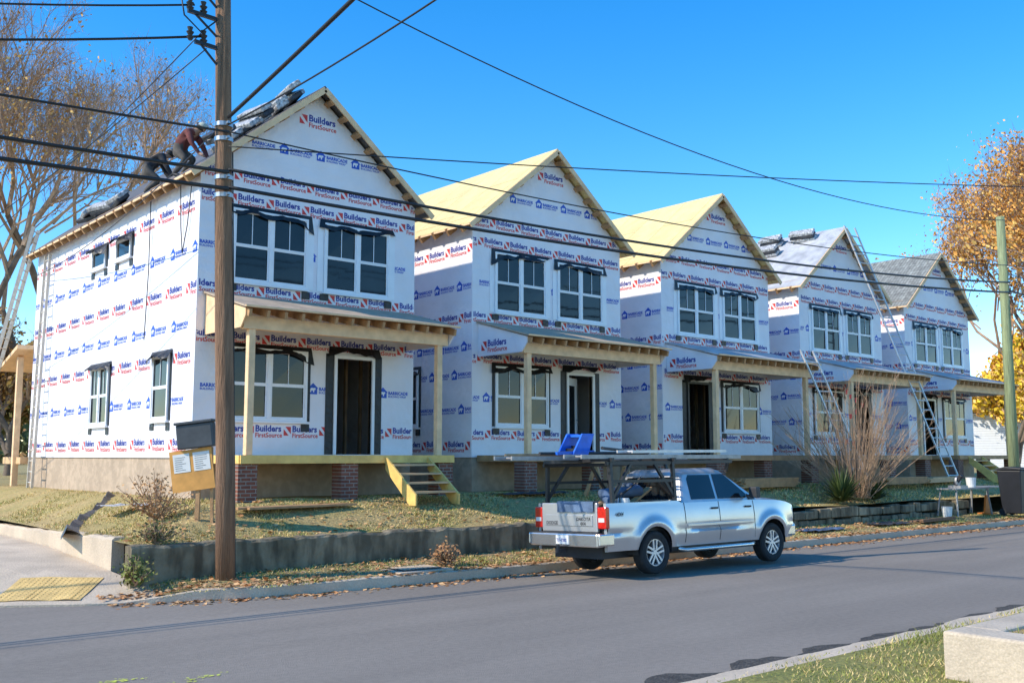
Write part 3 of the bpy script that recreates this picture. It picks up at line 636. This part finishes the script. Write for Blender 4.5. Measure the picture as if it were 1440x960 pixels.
for a,b in zip(hx[:-1],hx[1:]):
    for k in range(10):
        f0,f1=-1+k*.2,-1+(k+1)*.2
        hz=lambda x,f:ztop(x)+.07*(1-abs(f)**3)
        g.quad([(a,hwid(a,ztop(a))*f0,hz(a,f0)),(b,hwid(b,ztop(b))*f0,hz(b,f0)),(b,hwid(b,ztop(b))*f1,hz(b,f1)),(a,hwid(a,ztop(a))*f1,hz(a,f1))])
xn=xs_[-1]
for j in range(nr):
    zb,zt=zbot(xn),ztop(xn); z0_,z1_=zb+(zt-zb)*j/nr,zb+(zt-zb)*(j+1)/nr
    g.quad([(xn,-hwid(xn,z0_),z0_),(xn+.05,0,z0_),(xn+.05,0,z1_),(xn,-hwid(xn,z1_),z1_)]); g.quad([(xn+.05,0,z0_),(xn,hwid(xn,z0_),z0_),(xn,hwid(xn,z1_),z1_),(xn+.05,0,z1_)])
g.quad([(.74,-.87,1.20),(2.75,-.87,1.2),(2.75,.87,1.2),(.74,.87,1.2)])
for s in (-1,1):
    g.quad([(-1.14,s*.85,1.242),(.74,s*.872,1.242),(.74,s*.80,1.242),(-1.14,s*.80,1.242)]); g.quad([(-1.14,s*.80,1.242),(.74,s*.80,1.242),(.74,s*.80,.8),(-1.14,s*.80,.8)])
    g.quad([(-1.14,s*.87,.44),(-1.14,s*.80,.44),(-1.14,s*.80,1.242),(-1.14,s*.86,1.242)])
g.quad([(.74,-.87,.8),(.74,.87,.8),(.74,.87,1.242),(.74,-.87,1.242)])
body=g.build('body','silver',TR,smooth=True)
wl=body.modifiers.new('w','WELD'); wl.merge_threshold=.0005
es=body.modifiers.new('e','EDGE_SPLIT'); es.split_angle=math.radians(38)
MB().box(-1.1,.74,-.80,.80,.74,.80).build('bed_floor','trim',TR)
g=MB(); g.box(-1.0,4.0,-.60,.60,.30,.74); g.box(.5,2.8,-.80,.80,.36,.5); g.build('chassis','trim',TR)
for s in (-1,1):
    for c_ in (0,3.33):
        g=MB(); P=[(c_+(RL-.0)*math.cos(a),.39+(RL)*math.sin(a)) for a in np.linspace(-.1,PI+.1,14)]
        for a,b in zip(P[:-1],P[1:]): g.quad([(a[0],s*.885,a[1]),(b[0],s*.885,b[1]),(b[0],s*.55,b[1]),(a[0],s*.55,a[1])])
        g.build('wheel_arch','trim',TR)
tg=MB().box(-1.20,-1.142,-.70,.70,.76,1.25).build('tailgate','silver',TR,bevel=.015)
MB().box(-1.215,-1.202,-.60,.60,.86,1.05).build('tailgate_panel','silver',tg,bevel=.01)
MB().box(-1.225,-1.203,-.13,.13,1.10,1.17).build('tailgate_handle','trim',tg)
def ttext(body,size,x_r,z,m,name,par,xp=-1.218,bold=.002,shear=0):
    make_stamp('_'+body,[('t',body,size,0,0,0,bold,shear)]); gm=MB(lambda x,y,zz:(xp+y,-x,zz)); gm.stamp('_'+body,(x_r,0,z),(1,0,0),(0,0,1)); return gm.build(name,m,par)
ttext('DODGE',.085,-.57,.88,'trim','lettering',tg); ttext('DAKOTA',.085,.20,.95,'trim','lettering',tg,shear=.2); ttext('4X4',.08,.30,.875,'trim','lettering',tg)
g=MB(lambda x,y,z:(-1.227+y,-x,z)); g.quad([(-.04,0,1.135),(0,0,1.09),(.04,0,1.135),(.035,0,1.175),(-.035,0,1.175)]); g.build('emblem','chrome',tg)
for s in (-1,1):
    tl=MB().box(-1.195,-1.10,s*.705 if s>0 else -.905,.905 if s>0 else -.705,.82,1.18).build('tail_light','tail',TR,bevel=.02)
    a,b=(.73,.87) if s>0 else (-.87,-.73); MB().box(-1.2,-1.194,a,b,.93,1.0).build('reversing_lamp','lampw',tl)
g=MB(); g.box(-1.36,-1.2,-.86,.86,.52,.74); g.box(-1.36,-1.0,-.91,-.86,.54,.74); g.box(-1.36,-1.0,.86,.91,.54,.74); rb=g.build('rear_bumper','chrome',TR,bevel=.03)
MB().box(-1.33,-1.2,-.8,.8,.742,.755).build('bumper_step','trim',rb)
MB().box(-1.372,-1.361,-.16,.16,.56,.71).build('number_plate','paper',rb); ttext('TJ1-7202',.07,-.145,.605,'navy','plate_lettering',rb,xp=-1.374)
g=MB(); g.box(-1.5,-1.3,-.04,.04,.42,.48); g.tube([(-1.47,0,.48),(-1.47,0,.56)],.03,8); g.build('tow_hitch','trim',TR)
g=MB(); g.box(4.12,4.28,-.76,.76,.46,.70); g.box(3.85,4.2,-.83,-.76,.46,.68); g.box(3.85,4.2,.76,.83,.46,.68); g.build('front_bumper','chrome',TR,bevel=.04)
MB().box(4.13,4.225,-.5,.5,.76,1.04).build('grille','trim',TR,bevel=.02)
for s in (-1,1): MB().box(3.98,4.16,min(s*.56,s*.815),max(s*.56,s*.815),.80,1.02).build('headlight','lampw',TR,bevel=.03)
g=MB(); B0=[(.76,1.2,.865),(3.02,1.2,.85)]; R1=[(.95,1.73,.70),(2.10,1.75,.69)]; T1=[(1.08,1.81,.58),(1.96,1.825,.57)]
for ring in (B0,R1,T1):
    for (x,z,yv) in ring: g.v+=[(x,-yv,z),(x,yv,z)]
g.f=[(0,2,6,4),(3,1,5,7),(1,0,4,5),(2,3,7,6),(4,6,10,8),(7,5,9,11),(5,4,8,9),(6,7,11,10),(8,10,11,9)]; g.m=[0]*9
g.build('cab','silver',TR,bevel=.05,seg=4,smooth=True)
def sy(z): return .865-(z-1.2)/.54*.168
def pane(poly,s,name,m='tglass',o_=.006):
    g=MB(); P=[(x,s*(sy(z)+o_),z) for x,z in poly]; Q_=[(x,s*(sy(z)+o_-.012),z) for x,z in poly]; g.quad(P); g.quad(Q_[::-1])
    for i in range(len(P)): j=(i+1)%len(P); g.quad([P[i],Q_[i],Q_[j],P[j]])
    return g.build(name,m,TR)
for s in (-1,1):
    pane([(1.04,1.25),(1.72,1.25),(1.72,1.69),(1.12,1.69),(1.06,1.62)],s,'side_window'); pane([(1.80,1.25),(2.64,1.25),(2.62,1.33),(2.12,1.70),(1.80,1.70)],s,'side_window')
    pane([(2.70,1.21),(2.90,1.21),(2.66,1.32)],s,'quarter_trim','trim')
    for x,z0_,z1_ in ((.80,.5,1.2),(1.76,.5,1.2),(2.78,.5,1.19)):
        g=MB(); n_=8
        for j in range(n_):
            a=z0_+(z1_-z0_)*j/n_; b=z0_+(z1_-z0_)*(j+1)/n_; g.quad([(x-.008,s*(hwid(x,a)+.003),a),(x+.008,s*(hwid(x,a)+.003),a),(x+.008,s*(hwid(x,b)+.003),b),(x-.008,s*(hwid(x,b)+.003),b)])
        g.build('door_seam','trim',TR)
    for x in (1.62,2.60): g=MB() ; g.bar((x-.09,s*.91,1.08),(x+.09,s*.91,1.08),.03,.035); g.build('door_handle','trim',TR,bevel=.008)
    g=MB(); g.bar((.85,s*.915,.80),(2.75,s*.915,.80),.02,.05); g.build('side_moulding','silver',TR,bevel=.006)
    g=MB(); g.bar((2.62,s*.86,1.27),(2.60,s*1.0,1.3),.04,.04); g.box(2.55,2.68,min(s*.98,s*1.16),max(s*.98,s*1.16),1.24,1.44); g.build('side_mirror','trim',TR,bevel=.02)
    g=MB(); g.tube([(.62,s*.86,.40),(.75,s*.93,.37),(2.65,s*.93,.37),(2.78,s*.86,.40)],.035,8); g.build('side_step','chrome',TR,smooth=True)
g=MB(); g.quad([(.80,-.68,1.26),(.80,.68,1.26),(.925,.58,1.66),(.925,-.58,1.66)]); o=g.build('rear_window','tglass',TR); o.location.x=-.035
g=MB(); g.quad([(2.95,-.74,1.25),(2.95,.74,1.25),(2.19,.60,1.71),(2.19,-.60,1.71)]); o=g.build('windscreen','tglass',TR); o.location.x=.03; o.location.z=.015
make_stamp('_side4',[('t','4X4',.12,0,0,0,.003,.2)])
gm=MB(); gm.stamp('_side4',(-.95,-.915,1.02),(1,0,0),(0,0,1),.8); gm.build('side_lettering','trim',TR)
def wheel(x,y,s):
    wpt=D.objects.new('wheel',None); COL.objects.link(wpt); wpt.parent=TR; wpt.location=(x,y,RW)
    g=MB(); prof=[(.23,-.11),(.30,-.125),(.345,-.115),(.37,-.085),(.372,0),(.37,.085),(.345,.115),(.30,.125),(.23,.11)]; n_=32
    def rev(r0,y0_,r1,y1_):
        for i in range(n_):
            a,b=2*PI*i/n_,2*PI*(i+1)/n_
            g.quad([(r0*math.cos(a),y0_,r0*math.sin(a)),(r0*math.cos(b),y0_,r0*math.sin(b)),(r1*math.cos(b),y1_,r1*math.sin(b)),(r1*math.cos(a),y1_,r1*math.sin(a))])
    for (r0,y0_),(r1,y1_) in zip(prof[:-1],prof[1:]): rev(r0,y0_,r1,y1_)
    g.build('tyre','rubber',wpt,smooth=True)
    g=MB(); fy=s*.10
    for (r0,y0_),(r1,y1_) in (((.235,fy),(.215,fy)),((.215,fy),(.20,fy*.3)),((.235,fy),(.235,-fy))): rev(r0,y0_,r1,y1_)
    for k in range(5):
        a=2*PI*k/5+.3; c_,s_=math.cos(a),math.sin(a)
        for dl in (-.028,.028): g.bar((c_*.03-s_*dl,fy*.85,s_*.03+c_*dl),(c_*.215-s_*dl*1.6,fy*.9,s_*.215+c_*dl*1.6),.035,.03,0,up=(0,1,0))
    g.tube([(0,fy*.5,0),(0,fy*1.0,0)],[.06,.045],12); g.build('rim','rim',wpt)
    g=MB(); g.tube([(0,fy*.05,0),(0,fy*.12,0)],.21,24); g.build('brake_disc','trim',wpt)
for x in (0,3.33):
    for s in (-1,1): wheel(x,s*.785,s)
rk=MB()
for x in (-.95,.62):
    for s in (-1,1): rk.bar((x,s*.83,1.22),(x,s*.80,1.96),.06,.06)
    rk.bar((x,-.88,1.97),(x,.88,1.97),.06,.06)
for s in (-1,1):
    rk.bar((-1.05,s*.80,1.91),(2.3,s*.80,1.93),.045,.06); rk.bar((-.95,s*.82,1.3),(-.45,s*.80,1.9),.05,.05); rk.bar((.62,s*.82,1.3),(.15,s*.80,1.9),.05,.05); rk.bar((-.95,s*.82,1.60),(.62,s*.82,1.60),.03,.05)
rk.bar((2.2,-.80,1.97),(2.2,.80,1.97),.05,.05)
for s in (-1,1): rk.bar((2.2,s*.74,1.74),(2.2,s*.80,1.97),.05,.05)
rk.build('ladder_rack','rackb',TR)
def tw(x,y,z):
    a=math.radians(-1.2); return (13.45+x*math.cos(a)-y*math.sin(a),12.72+x*math.sin(a)+y*math.cos(a),z-.07-y*.035)
ladder(tw(-1.6,-.5,2.03),tw(2.6,-.5,2.03),.42,'aluminium extension ladder lying on the near side of the pickup rack',m='alud',rail=.07,rw=.035)
ladder(tw(-2.5,.25,2.03),tw(1.9,.25,2.03),.45,'second ladder, on the far side of the pickup rack, overhanging the tailgate',m='alud',rail=.07,rw=.035)
ladder(tw(-.3,-.45,2.12),tw(2.3,-.42,2.14),.36,'shorter ladder stacked on top of the near rack ladder',m='alu',rail=.05,rw=.035)
for k,(x0,y0_,x1,y1_,z,l,m_) in enumerate(((-1.9,.0,.9,.1,2.10,'dark pipe lying along the middle of the pickup rack','trim'),(-2.2,.55,1.2,.5,2.09,'rust brown pole lying on the far edge of the pickup rack','pined'),(-1.1,-.7,.7,.6,2.17,'dark bar lying slantwise across the ladders on the pickup','trim'))):
    g=MB(); a=Vector(tw(x0,y0_,z)); b=Vector(tw(x1,y1_,z+.02)); g.tube([(0,0,0),b-a],.028,7); tag(g.build('pipe',m_,None,a),l,'pipe')
def pilef(loc,label,n,L_,m,rz=0,w_=.09,hh=.04,cols=4):
    t=MB()
    for k in range(n):
        c_,r=k%cols,k//cols; o=random.uniform(-.14,.14); sk=random.uniform(-.02,.02); t.box(-L_/2+o,L_/2+o,c_*(w_+.01)-.2+sk*.3,c_*(w_+.01)-.2+w_+sk*.3,r*(hh+.004),r*(hh+.004)+hh)
    o=t.build('lumber_stack',m,None,loc); o.rotation_euler=(0,0,rz); return tag(o,label,'lumber')
p=tw(-1.05,.2,2.08); t=thing('scaffold_bracket',p,'bright blue folded scaffold bracket standing up on the pickup ladders','scaffold bracket')
for y in (-.24,.14):
    g=MB(); g.prism([(-.12,.0),(.26,.0),(.42,.38),(.12,.38)],'y',y,y+.04); g.build('bracket_side','bluep',t,bevel=.008)
for k in range(3): g=MB(); g.bar((-.02+k*.14,-.20,.04+k*.05),(-.02+k*.14,.14,.04+k*.05),.10,.06); g.build('crossbar','rackb',t)
g=MB(); g.bar((.28,-.20,.34),(.28,.14,.34),.2,.04); g.build('crossbar','bluep',t)
g=MB(); g.bar((-.5,-.2,.03),(.5,-.1,.06),.10,.05); g.build('foot_bar','bluep',t)
t=thing('tool_load',tw(.1,0,.82),'heap of hoses, bags and boards piled in the pickup bed','tools')
MB().box(-.1,.5,-.6,.1,0,.42).build('tool_box','boxg',t,bevel=.03)
g=MB(); g.tube([(.3+.22*math.cos(a),.25+.22*math.sin(a),.45+.01*a) for a in np.linspace(0,18,60)],.018,6); g.build('hose_coil','trim',t)
g=MB(); g.bar((-.9,-.5,.1),(.5,-.2,.66),.12,.04); g.build('board','pined',t); g=MB(); g.bar((-.9,.3,.1),(.55,.4,.66),.14,.05); g.build('board','pined',t)
g=MB(); g.tube([(-.3,-.3,0),(-.3,-.3,.3),(-.3,-.3,.5)],[.15,.16,.1],12); g.build('bucket','paper',t)
g=MB(); g.tube([(-.7,-.5,.3),(-.4,.1,.55),(.1,-.3,.62),(.45,.3,.7)],[.08,.12,.1,.06],8); g.build('sack','bluet',t,smooth=True)
for k in range(6): g=MB(); x=-.5+k*.18; g.tube([(x,-.4+.1*k,.3),(x+.1,-.3+.1*k,.55),(x+.25,-.45+.12*k,.7+.03*k)],.014,5); g.build('cord','trim',t)
g=MB()
def tp(i,j):
    yv=-.6+i*.1; s=j/5; zz=1.275 if s<.4 else 1.275-(s-.4)*.3; xx=-1.10-.13*min(s/.4,1)-.012*noise.noise(Vector((i,j,0))); return tw(xx,yv,zz+.02*noise.noise(Vector((i*.7,j,2))))
for i in range(9):
    for j in range(5): g.quad([tp(i,j),tp(i+1,j),tp(i+1,j+1),tp(i,j+1)])
tag(g.build('plastic_sheet','bluet'),'dark blue plastic sheet draped over the pickup tailgate','plastic sheet')
# ------------------------------------------------------------------ vegetation
def tree(name,label,loc,H,tr,levels,mats,nleaf,leaf,spread=.75,bark='barkt',twig='twig',trunkf=.3,seed=1,nb=(3,4),upb=.25,shr=.72,minr=.0,rs=.62,fuzz=0,fl=.9,fw=.012):
    R=random.Random(seed); t=thing(name,loc,label,'tree')
    gt=MB(); gb=MB(); tips=[]
    def grow(p,d,L_,r,lv):
        r=max(r,minr); q=p+d*L_; mid=p+d*L_*.5+Vector((R.uniform(-1,1),R.uniform(-1,1),R.uniform(-.5,.5)))*L_*.07
        (gt if lv>=levels-1 else gb).tube([p,mid,q],[r,r*.85,r*.68],7 if lv>=levels-1 else (4 if lv>1 else 3),cap=False)
        if lv<=2: tips.append((q,L_)); tips.append((mid,L_))
        if lv==0: return
        for k in range(R.randint(*nb)):
            a=Vector((R.gauss(0,1),R.gauss(0,1),R.gauss(0,1))).normalized()
            nd=(d+a*spread+Vector((0,0,upb))).normalized(); st=q if k<2 else p.lerp(q,R.uniform(.45,.9))
            grow(st,nd,L_*R.uniform(shr-.12,shr+.1),r*rs,lv-1)
    grow(Vector((0,0,-.2)),Vector((R.uniform(-.06,.06),R.uniform(-.06,.06),1)).normalized(),H*trunkf,tr,levels)
    for _ in range(fuzz):
        q,L_=R.choice(tips); d=Vector((R.gauss(0,.6),R.gauss(0,.6),R.gauss(.5,.5))).normalized()*fl*R.uniform(.4,1.2); sd=Vector((R.gauss(0,1),R.gauss(0,1),R.gauss(0,.3))).normalized()*fw
        p=q+Vector((R.gauss(0,1),R.gauss(0,1),R.gauss(0,1)))*L_*.12; gb.quad([p-sd,p+sd,p+d])
    gt.build('trunk',bark,t,smooth=True); gb.build('branches',twig,t)
    if nleaf:
        g=MB()
        for _ in range(nleaf):
            q,L_=R.choice(tips); p=q+Vector((R.gauss(0,1),R.gauss(0,1),R.gauss(0,1)))*L_*.45; s=leaf*R.uniform(.5,1.3)
            a=Vector((R.gauss(0,1),R.gauss(0,1),R.gauss(0,1))).normalized(); b=a.orthogonal().normalized(); c_=a.cross(b)
            k=len(g.v); g.v+=[tuple(p-b*s),tuple(p-c_*s*.6),tuple(p+b*s),tuple(p+c_*s*.6)]; g.f.append((k,k+1,k+2,k+3)); g.m.append(0 if R.random()<.6 else 1)
        g.build('crown',mats,t)
    return t
def polar(u,dist,z=0):
    L_=u-720; F=1423; d=Vector((.651*F+.759*L_,.759*F-.651*L_)).normalized(); return (d.x*dist,d.y*dist,z)
tree('bare_tree','huge bare tree with dense fine twigs behind the nearest house at left',polar(65,50,.6),30,.30,6,['rust','ochre'],1600,.09,seed=3,nb=(3,4),trunkf=.26,spread=.7,twig='twigp',minr=.008,rs=.58,fuzz=16000,fw=.010)
tree('bare_tree','thin leafed bare tree at the left edge with last orange leaves',polar(-25,44,.6),24,.24,6,['ochre','rust'],3200,.08,seed=8,nb=(3,4),trunkf=.25,twig='twigp',minr=.008,rs=.58,fuzz=11000,fw=.010)
tree('autumn_tree','lower rusty brown tree beside the rear corner of the nearest house',polar(10,50,.6),12,.22,5,['rust','ochre'],6000,.12,seed=5,trunkf=.22,fuzz=3000)
tree('autumn_tree','olive and brown tree low at the left edge',polar(-20,56,.6),9,.22,5,['olive','rust'],8000,.2,seed=15,trunkf=.2)
tree('orange_tree','tall orange autumn tree at the right behind the farthest house',polar(1475,80,0),33,.36,6,['orange','ochre'],17000,.12,seed=11,trunkf=.24,nb=(3,4),spread=.62,minr=.010,rs=.56,fuzz=7000,upb=.35,fw=.018,fl=1.2)
tree('orange_tree','second orange tree at the right edge, in front of the greenish pole top',polar(1570,76,0),30,.35,5,['orange','ochre'],8000,.16,seed=12,trunkf=.25,rs=.56)
tree('golden_tree','low golden yellow tree behind the farthest porch',polar(1432,66,0),14,.25,5,['ygold','ochre'],20000,.17,seed=13,trunkf=.2)
tree('golden_tree','yellow tree beyond the right edge of the street',polar(1480,82,0),18,.25,5,['ygold','orange'],16000,.2,seed=14,trunkf=.2)
g=MB(); R=random.Random(4)
for _ in range(24000):
    u_=R.uniform(-120,1650); d_=R.uniform(105,150); x,y,_z=polar(u_,d_); hgt=(6+3.5*noise.noise(Vector((u_*.012,0,0))))*R.random()**.7
    s=R.uniform(.25,.6); a=R.uniform(0,PI); k=len(g.v)
    g.v+=[(x-s*math.cos(a),y-s*math.sin(a),hgt),(x,y,hgt-s*.7),(x+s*math.cos(a),y+s*math.sin(a),hgt+.1),(x,y,hgt+s*.7)]; g.f.append((k,k+1,k+2,k+3)); g.m.append(R.choice((0,1,2,2)))
tag(g.build('distant_wood',['rust','olive','dgreen']),'distant brown and green woods along the horizon','woods',kind='stuff')
t=thing('bare_shrub',(27.5,16.3,.75),'bare fan shaped shrub of pale stems in front of the fourth house','shrub'); g=MB(); R=random.Random(6)
for k in range(190):
    a=R.uniform(0,2*PI); tl=R.uniform(.05,.95); L_=R.uniform(1.8,4.2)*(1-.2*tl); d=Vector((math.cos(a)*math.sin(tl),math.sin(a)*math.sin(tl),math.cos(tl))); b=Vector((math.cos(a),math.sin(a),0))*.15
    p0=b*R.uniform(.2,3); P=[p0,p0+d*L_*.5,p0+d*L_+Vector((0,0,-.05))+b*R.uniform(-.5,1)]; g.tube(P,[.011,.008,.004],4,cap=False)
    for q in range(5):
        s_=P[1].lerp(P[2],R.uniform(-.3,.9)); e=(d+Vector((R.gauss(0,.35),R.gauss(0,.35),.1))).normalized(); g.tube([s_,s_+e*R.uniform(.3,.8)],[.006,.003],3,cap=False)
g.build('stems','twigp',t); g=MB()
for k in range(10):
    p=Vector((R.uniform(-1,.8),R.uniform(-.4,.4),R.uniform(1.4,3.1))); g.quad([p,p+Vector((.10,0,.02)),p+Vector((.12,0,.15)),p+Vector((.02,.02,.14))])
g.build('red_ribbons','dred',t)
def spiky(loc,label,n,L0,m,w_=.03,name='spiky_plant'):
    t=MB(); R=random.Random(int(loc[0]*10))
    for k in range(n):
        a=R.uniform(0,2*PI); tl=R.uniform(.2,1.35); L_=L0*R.uniform(.6,1.1); d=Vector((math.cos(a)*math.sin(tl),math.sin(a)*math.sin(tl),math.cos(tl))); sd=Vector((-math.sin(a),math.cos(a),0))*w_
        p1=d*L_*.6; p2=d*L_+Vector((0,0,-.12*L_*tl)); t.quad([-sd,sd,p1+sd*.8,p1-sd*.8]); t.quad([p1-sd*.8,p1+sd*.8,p2,p2+sd*.05])
    o=t.build(name,m,None,loc); return tag(o,label,'plant')
spiky((26.1,15.95,.68),'dark green spiky yucca at the foot of the bare shrub',220,1.1,'dgreen')
spiky((27.9,15.98,.68),'smaller dark green spiky plant right of the yucca',150,.9,'dgreen')
def bush(loc,label,r,n,mats,seed):
    R=random.Random(seed); t=thing('small_shrub',loc,label,'shrub'); g=MB(); gl_=MB()
    for k in range(38):
        a=R.uniform(0,2*PI); tl=R.uniform(.1,1.1); L_=r*R.uniform(.7,1.3); d=Vector((math.cos(a)*math.sin(tl),math.sin(a)*math.sin(tl),math.cos(tl))); g.tube([(0,0,0),d*L_*.6,d*L_],[.012,.008,.003],4,cap=False)
        for q in range(n//38):
            p=d*L_*R.uniform(.3,1.05)+Vector((R.gauss(0,.06),R.gauss(0,.06),R.gauss(0,.05))); s=R.uniform(.02,.045); b=Vector((R.gauss(0,1),R.gauss(0,1),R.gauss(0,1))).normalized(); c_=b.orthogonal().normalized()
            gl_.quad([p-b*s,p-c_*s*.6,p+b*s,p+c_*s*.6],R.choice((0,1)))
    g.build('stems','twig',t); gl_.build('leaves',mats,t)
bush((7.0,17.9,.85),'small reddish brown shrub on the lawn beside the notice board',.75,700,['rust','leafR'],2)
bush((6.25,15.95,.6),'dry weedy clump at the left end of the retaining wall',.35,400,['rust','olive'],5)
bush((5.75,15.45,.05),'green weeds at the foot of the wall end',.35,600,['bladeG','olive'],9)
bush((10.95,14.55,.05),'dry brown weeds beside the storm drain',.35,500,['rust','leafB'],12)
# ------------------------------------------------------------------ notice board and boxes
t=thing('notice_board',(7.32,16.9,.85),'leaning orange plywood notice board with white papers on a stake','notice board',rot=(0,0,math.radians(-42)))
g=MB(); g.bar((0,0,-.1),(0.02,0,1.45),.07,.07); g.build('stake','pined',t); g=MB(); g.bar((.25,.05,-.1),(.2,.04,1.3),.05,.05); g.build('stake','pined',t)
g=MB(); g.box(-.34,.40,-.06,-.035,.55,1.26); b=g.build('board','orangeb',t); b.rotation_euler=(0,math.radians(-8),0)
for x in (-.28,.07): 
    pp=MB().box(x,x+.29,-.066,-.061,.88,1.20).build('paper','paper',b); g=MB()
    for k in range(7): g.box(x+.03,x+.03+random.uniform(.12,.22),-.069,-.067,.92+k*.036,.926+k*.036)
    g.build('printed_lines','trim',b)
t=thing('document_box',(7.30,16.9,2.13),'dark grey plastic document box fixed above the orange notice board','box',rot=(0,math.radians(-7),math.radians(-42)))
MB().box(-.33,.30,-.12,.12,0,.42).build('box_body','boxg',t,bevel=.02)
MB().box(-.35,.32,-.15,.13,.422,.47).build('box_lid','boxg',t,bevel=.01)
g=MB(); P=[(5.6,18.6),(5.9,19.6),(6.5,20.8),(7.3,22.0),(8.0,23.5)]
PP=densify(P,.25)
for a,b in zip(PP[:-2],PP[1:-1]):
    za,zb_=lz(*a)+.02,lz(*b)+.02; h_=.10+.12*noise.noise(Vector((a[0]*3,a[1]*3,0))); h2=.10+.12*noise.noise(Vector((b[0]*3,b[1]*3,0)))
    g.quad([(a[0],a[1],za-.1),(b[0],b[1],zb_-.1),(b[0]+.1,b[1],zb_+h2),(a[0]+.1,a[1],za+h_)]); g.quad([(a[0]+.1,a[1],za+h_),(b[0]+.1,b[1],zb_+h2),(b[0]+.3,b[1]-.05,zb_),(a[0]+.3,a[1]-.05,za)])
tag(g.build('silt_fence','bundled'),'collapsed black plastic silt fence across the lawn at far left','silt fence')
# ------------------------------------------------------------------ yard clutter
def table(loc,label,L_):
    t=thing('work_table',loc,label,'work table')
    MB().box(-L_/2,L_/2,-.3,.3,.82,.86).build('table_top','alud',t)
    for x in (-L_/2+.15,L_/2-.15):
        for y in (-.25,.25): g=MB(); g.bar((x,y,.82),(x*1.1,y*1.3,0),.04,.04); g.build('leg','alud',t)
table((32.0,15.2,.12),'long folding work table with a saw on it, left of the greenish pole',2.4)
table((34.3,15.5,.12),'second shorter work table close behind the greenish pole foot',1.5)
t=thing('mitre_saw',(31.6,15.2,.98),'small dark mitre saw standing on the long work table','saw')
MB().box(-.25,.25,-.2,.2,0,.08).build('saw_base','steel',t); g=MB(); g.tube([(0,-.03,.22),(0,.03,.22)],.15,18); g.build('blade','steel',t); g=MB(); g.bar((0,.1,.1),(-.05,-.15,.4),.1,.12); g.build('motor','trim',t,bevel=.02)
for k,(x,y,l) in enumerate(((32.5,15.2,'white bucket beside the saw on the long work table'),(30.6,15.1,'bucket standing on the verge left of the long work table'))):
    g=MB(); g.tube([(0,0,0),(0,0,.3),(0,0,.31)],[.13,.16,.165],14); tag(g.build('bucket','paper',None,(x,y,.985 if k==0 else .12)),l,'bucket')
g=MB(); g.prism([(-.2,0),(.2,0),(.04,.6),(-.04,.6)],'y',-.03,.03); g.box(-.25,.25,-.2,.2,0,.03); tag(g.build('traffic_marker','orangep',None,(33.3,15.1,.12)),'small orange marker board under the table ends at right','marker')
pilef((24.5,17.4,1.1),'stack of boards on the ground before the middle house',24,2.6,'pined'); pilef((31.5,17.0,1.08),'low stack of timber before the fourth house',20,2.6,'pined')
pilef((34.5,17.2,1.08),'heap of loose planks in front of the farthest porch',16,2.8,'pine',.12)
pilef((9.4,17.2,1.03),'few loose boards lying on the lawn before the nearest porch',4,2.4,'pined',.1)
pilef((29.0,14.7,.1),'boards lying on the verge right of the pickup',5,2.2,'bark',.05)
pilef((19.8,17.3,1.08),'pile of offcut planks between the second porch and the retaining wall',18,3.0,'pine',.04)
for k,(x,y,l) in enumerate(((23.2,14.9,'dark blue plastic sheeting crumpled on the verge just past the pickup'),(7.6,20.0,'grey plastic sheeting crumpled on the ground by the nearest foundation'),(15.6,17.6,'black plastic sheet lying in the gap beside the first porch'),(26.6,14.9,'black plastic sheet crumpled at the kerb below the yucca'))):
    g=MB(); n_=12
    zz=lambda a,b:(vz(x,y) if y<15.6 else lz(x,y))+.03+.09*abs(noise.noise(Vector((a*.6+x,b*.8,k))))
    for a in range(n_):
        for b in range(6): g.quad([(x+p*.16-.9,y+q*.10-.3,zz(p,q)) for p,q in ((a,b),(a+1,b),(a+1,b+1),(a,b+1))])
    tag(g.build('plastic_sheeting',('bluet','bundle','bundled','bundled')[k]),l,'plastic sheet')
t=thing('sawhorse',(17.6,16.9,1.05),'wooden sawhorse before the second porch, seen left of the pickup rack','sawhorse')
g=MB(); g.bar((-.6,0,.8),(.6,0,.8),.09,.09); g.build('beam','pined',t)
for x in (-.5,.5):
    for y in (-.3,.3): g=MB(); g.bar((x,0,.78),(x*1.1,y,0),.05,.08); g.build('leg','pined',t)
t=thing('wheelie_bin',(33.75,14.35,.07),'black wheeled rubbish bin cut by the right edge of the picture','bin')
g=MB(); g.v=[(-.34,-.3,.08),(.28,-.3,.08),(.28,.3,.08),(-.34,.3,.08),(-.46,-.38,1.45),(.36,-.38,1.45),(.36,.38,1.45),(-.46,.38,1.45)]; g.f=[(0,3,2,1),(4,5,6,7),(0,1,5,4),(1,2,6,5),(2,3,7,6),(3,0,4,7)]; g.m=[0]*6; g.build('bin_body','binb',t,bevel=.03)
g=MB(); g.prism([(-.40,1.455),(.42,1.455),(.42,1.5),(.1,1.57),(-.40,1.52)],'x',-.49,.39); g.build('bin_lid','binb',t,bevel=.02)
for s in (-1,1): g=MB(); g.tube([(s*.30,.28,.12),(s*.36,.28,.12)],.12,16); g.build('bin_wheel','rubber',t)
t=thing('far_house',(*polar(1440,88)[:2],0),'distant pale sided house behind the golden tree at right','house',rot=(0,0,.2))
MB().box(-6,6,-4,4,0,5).build('wall','siding',t); g=MB(); g.prism([(-6.5,5),(6.5,5),(0,8)],'y',-4.4,4.4); g.build('roof','shingle',t)
for x in (-4.6,-2.5,.5,3): MB().box(x,x+1,-4.05,-4.001,1.6,3.2).build('window','glass',t)
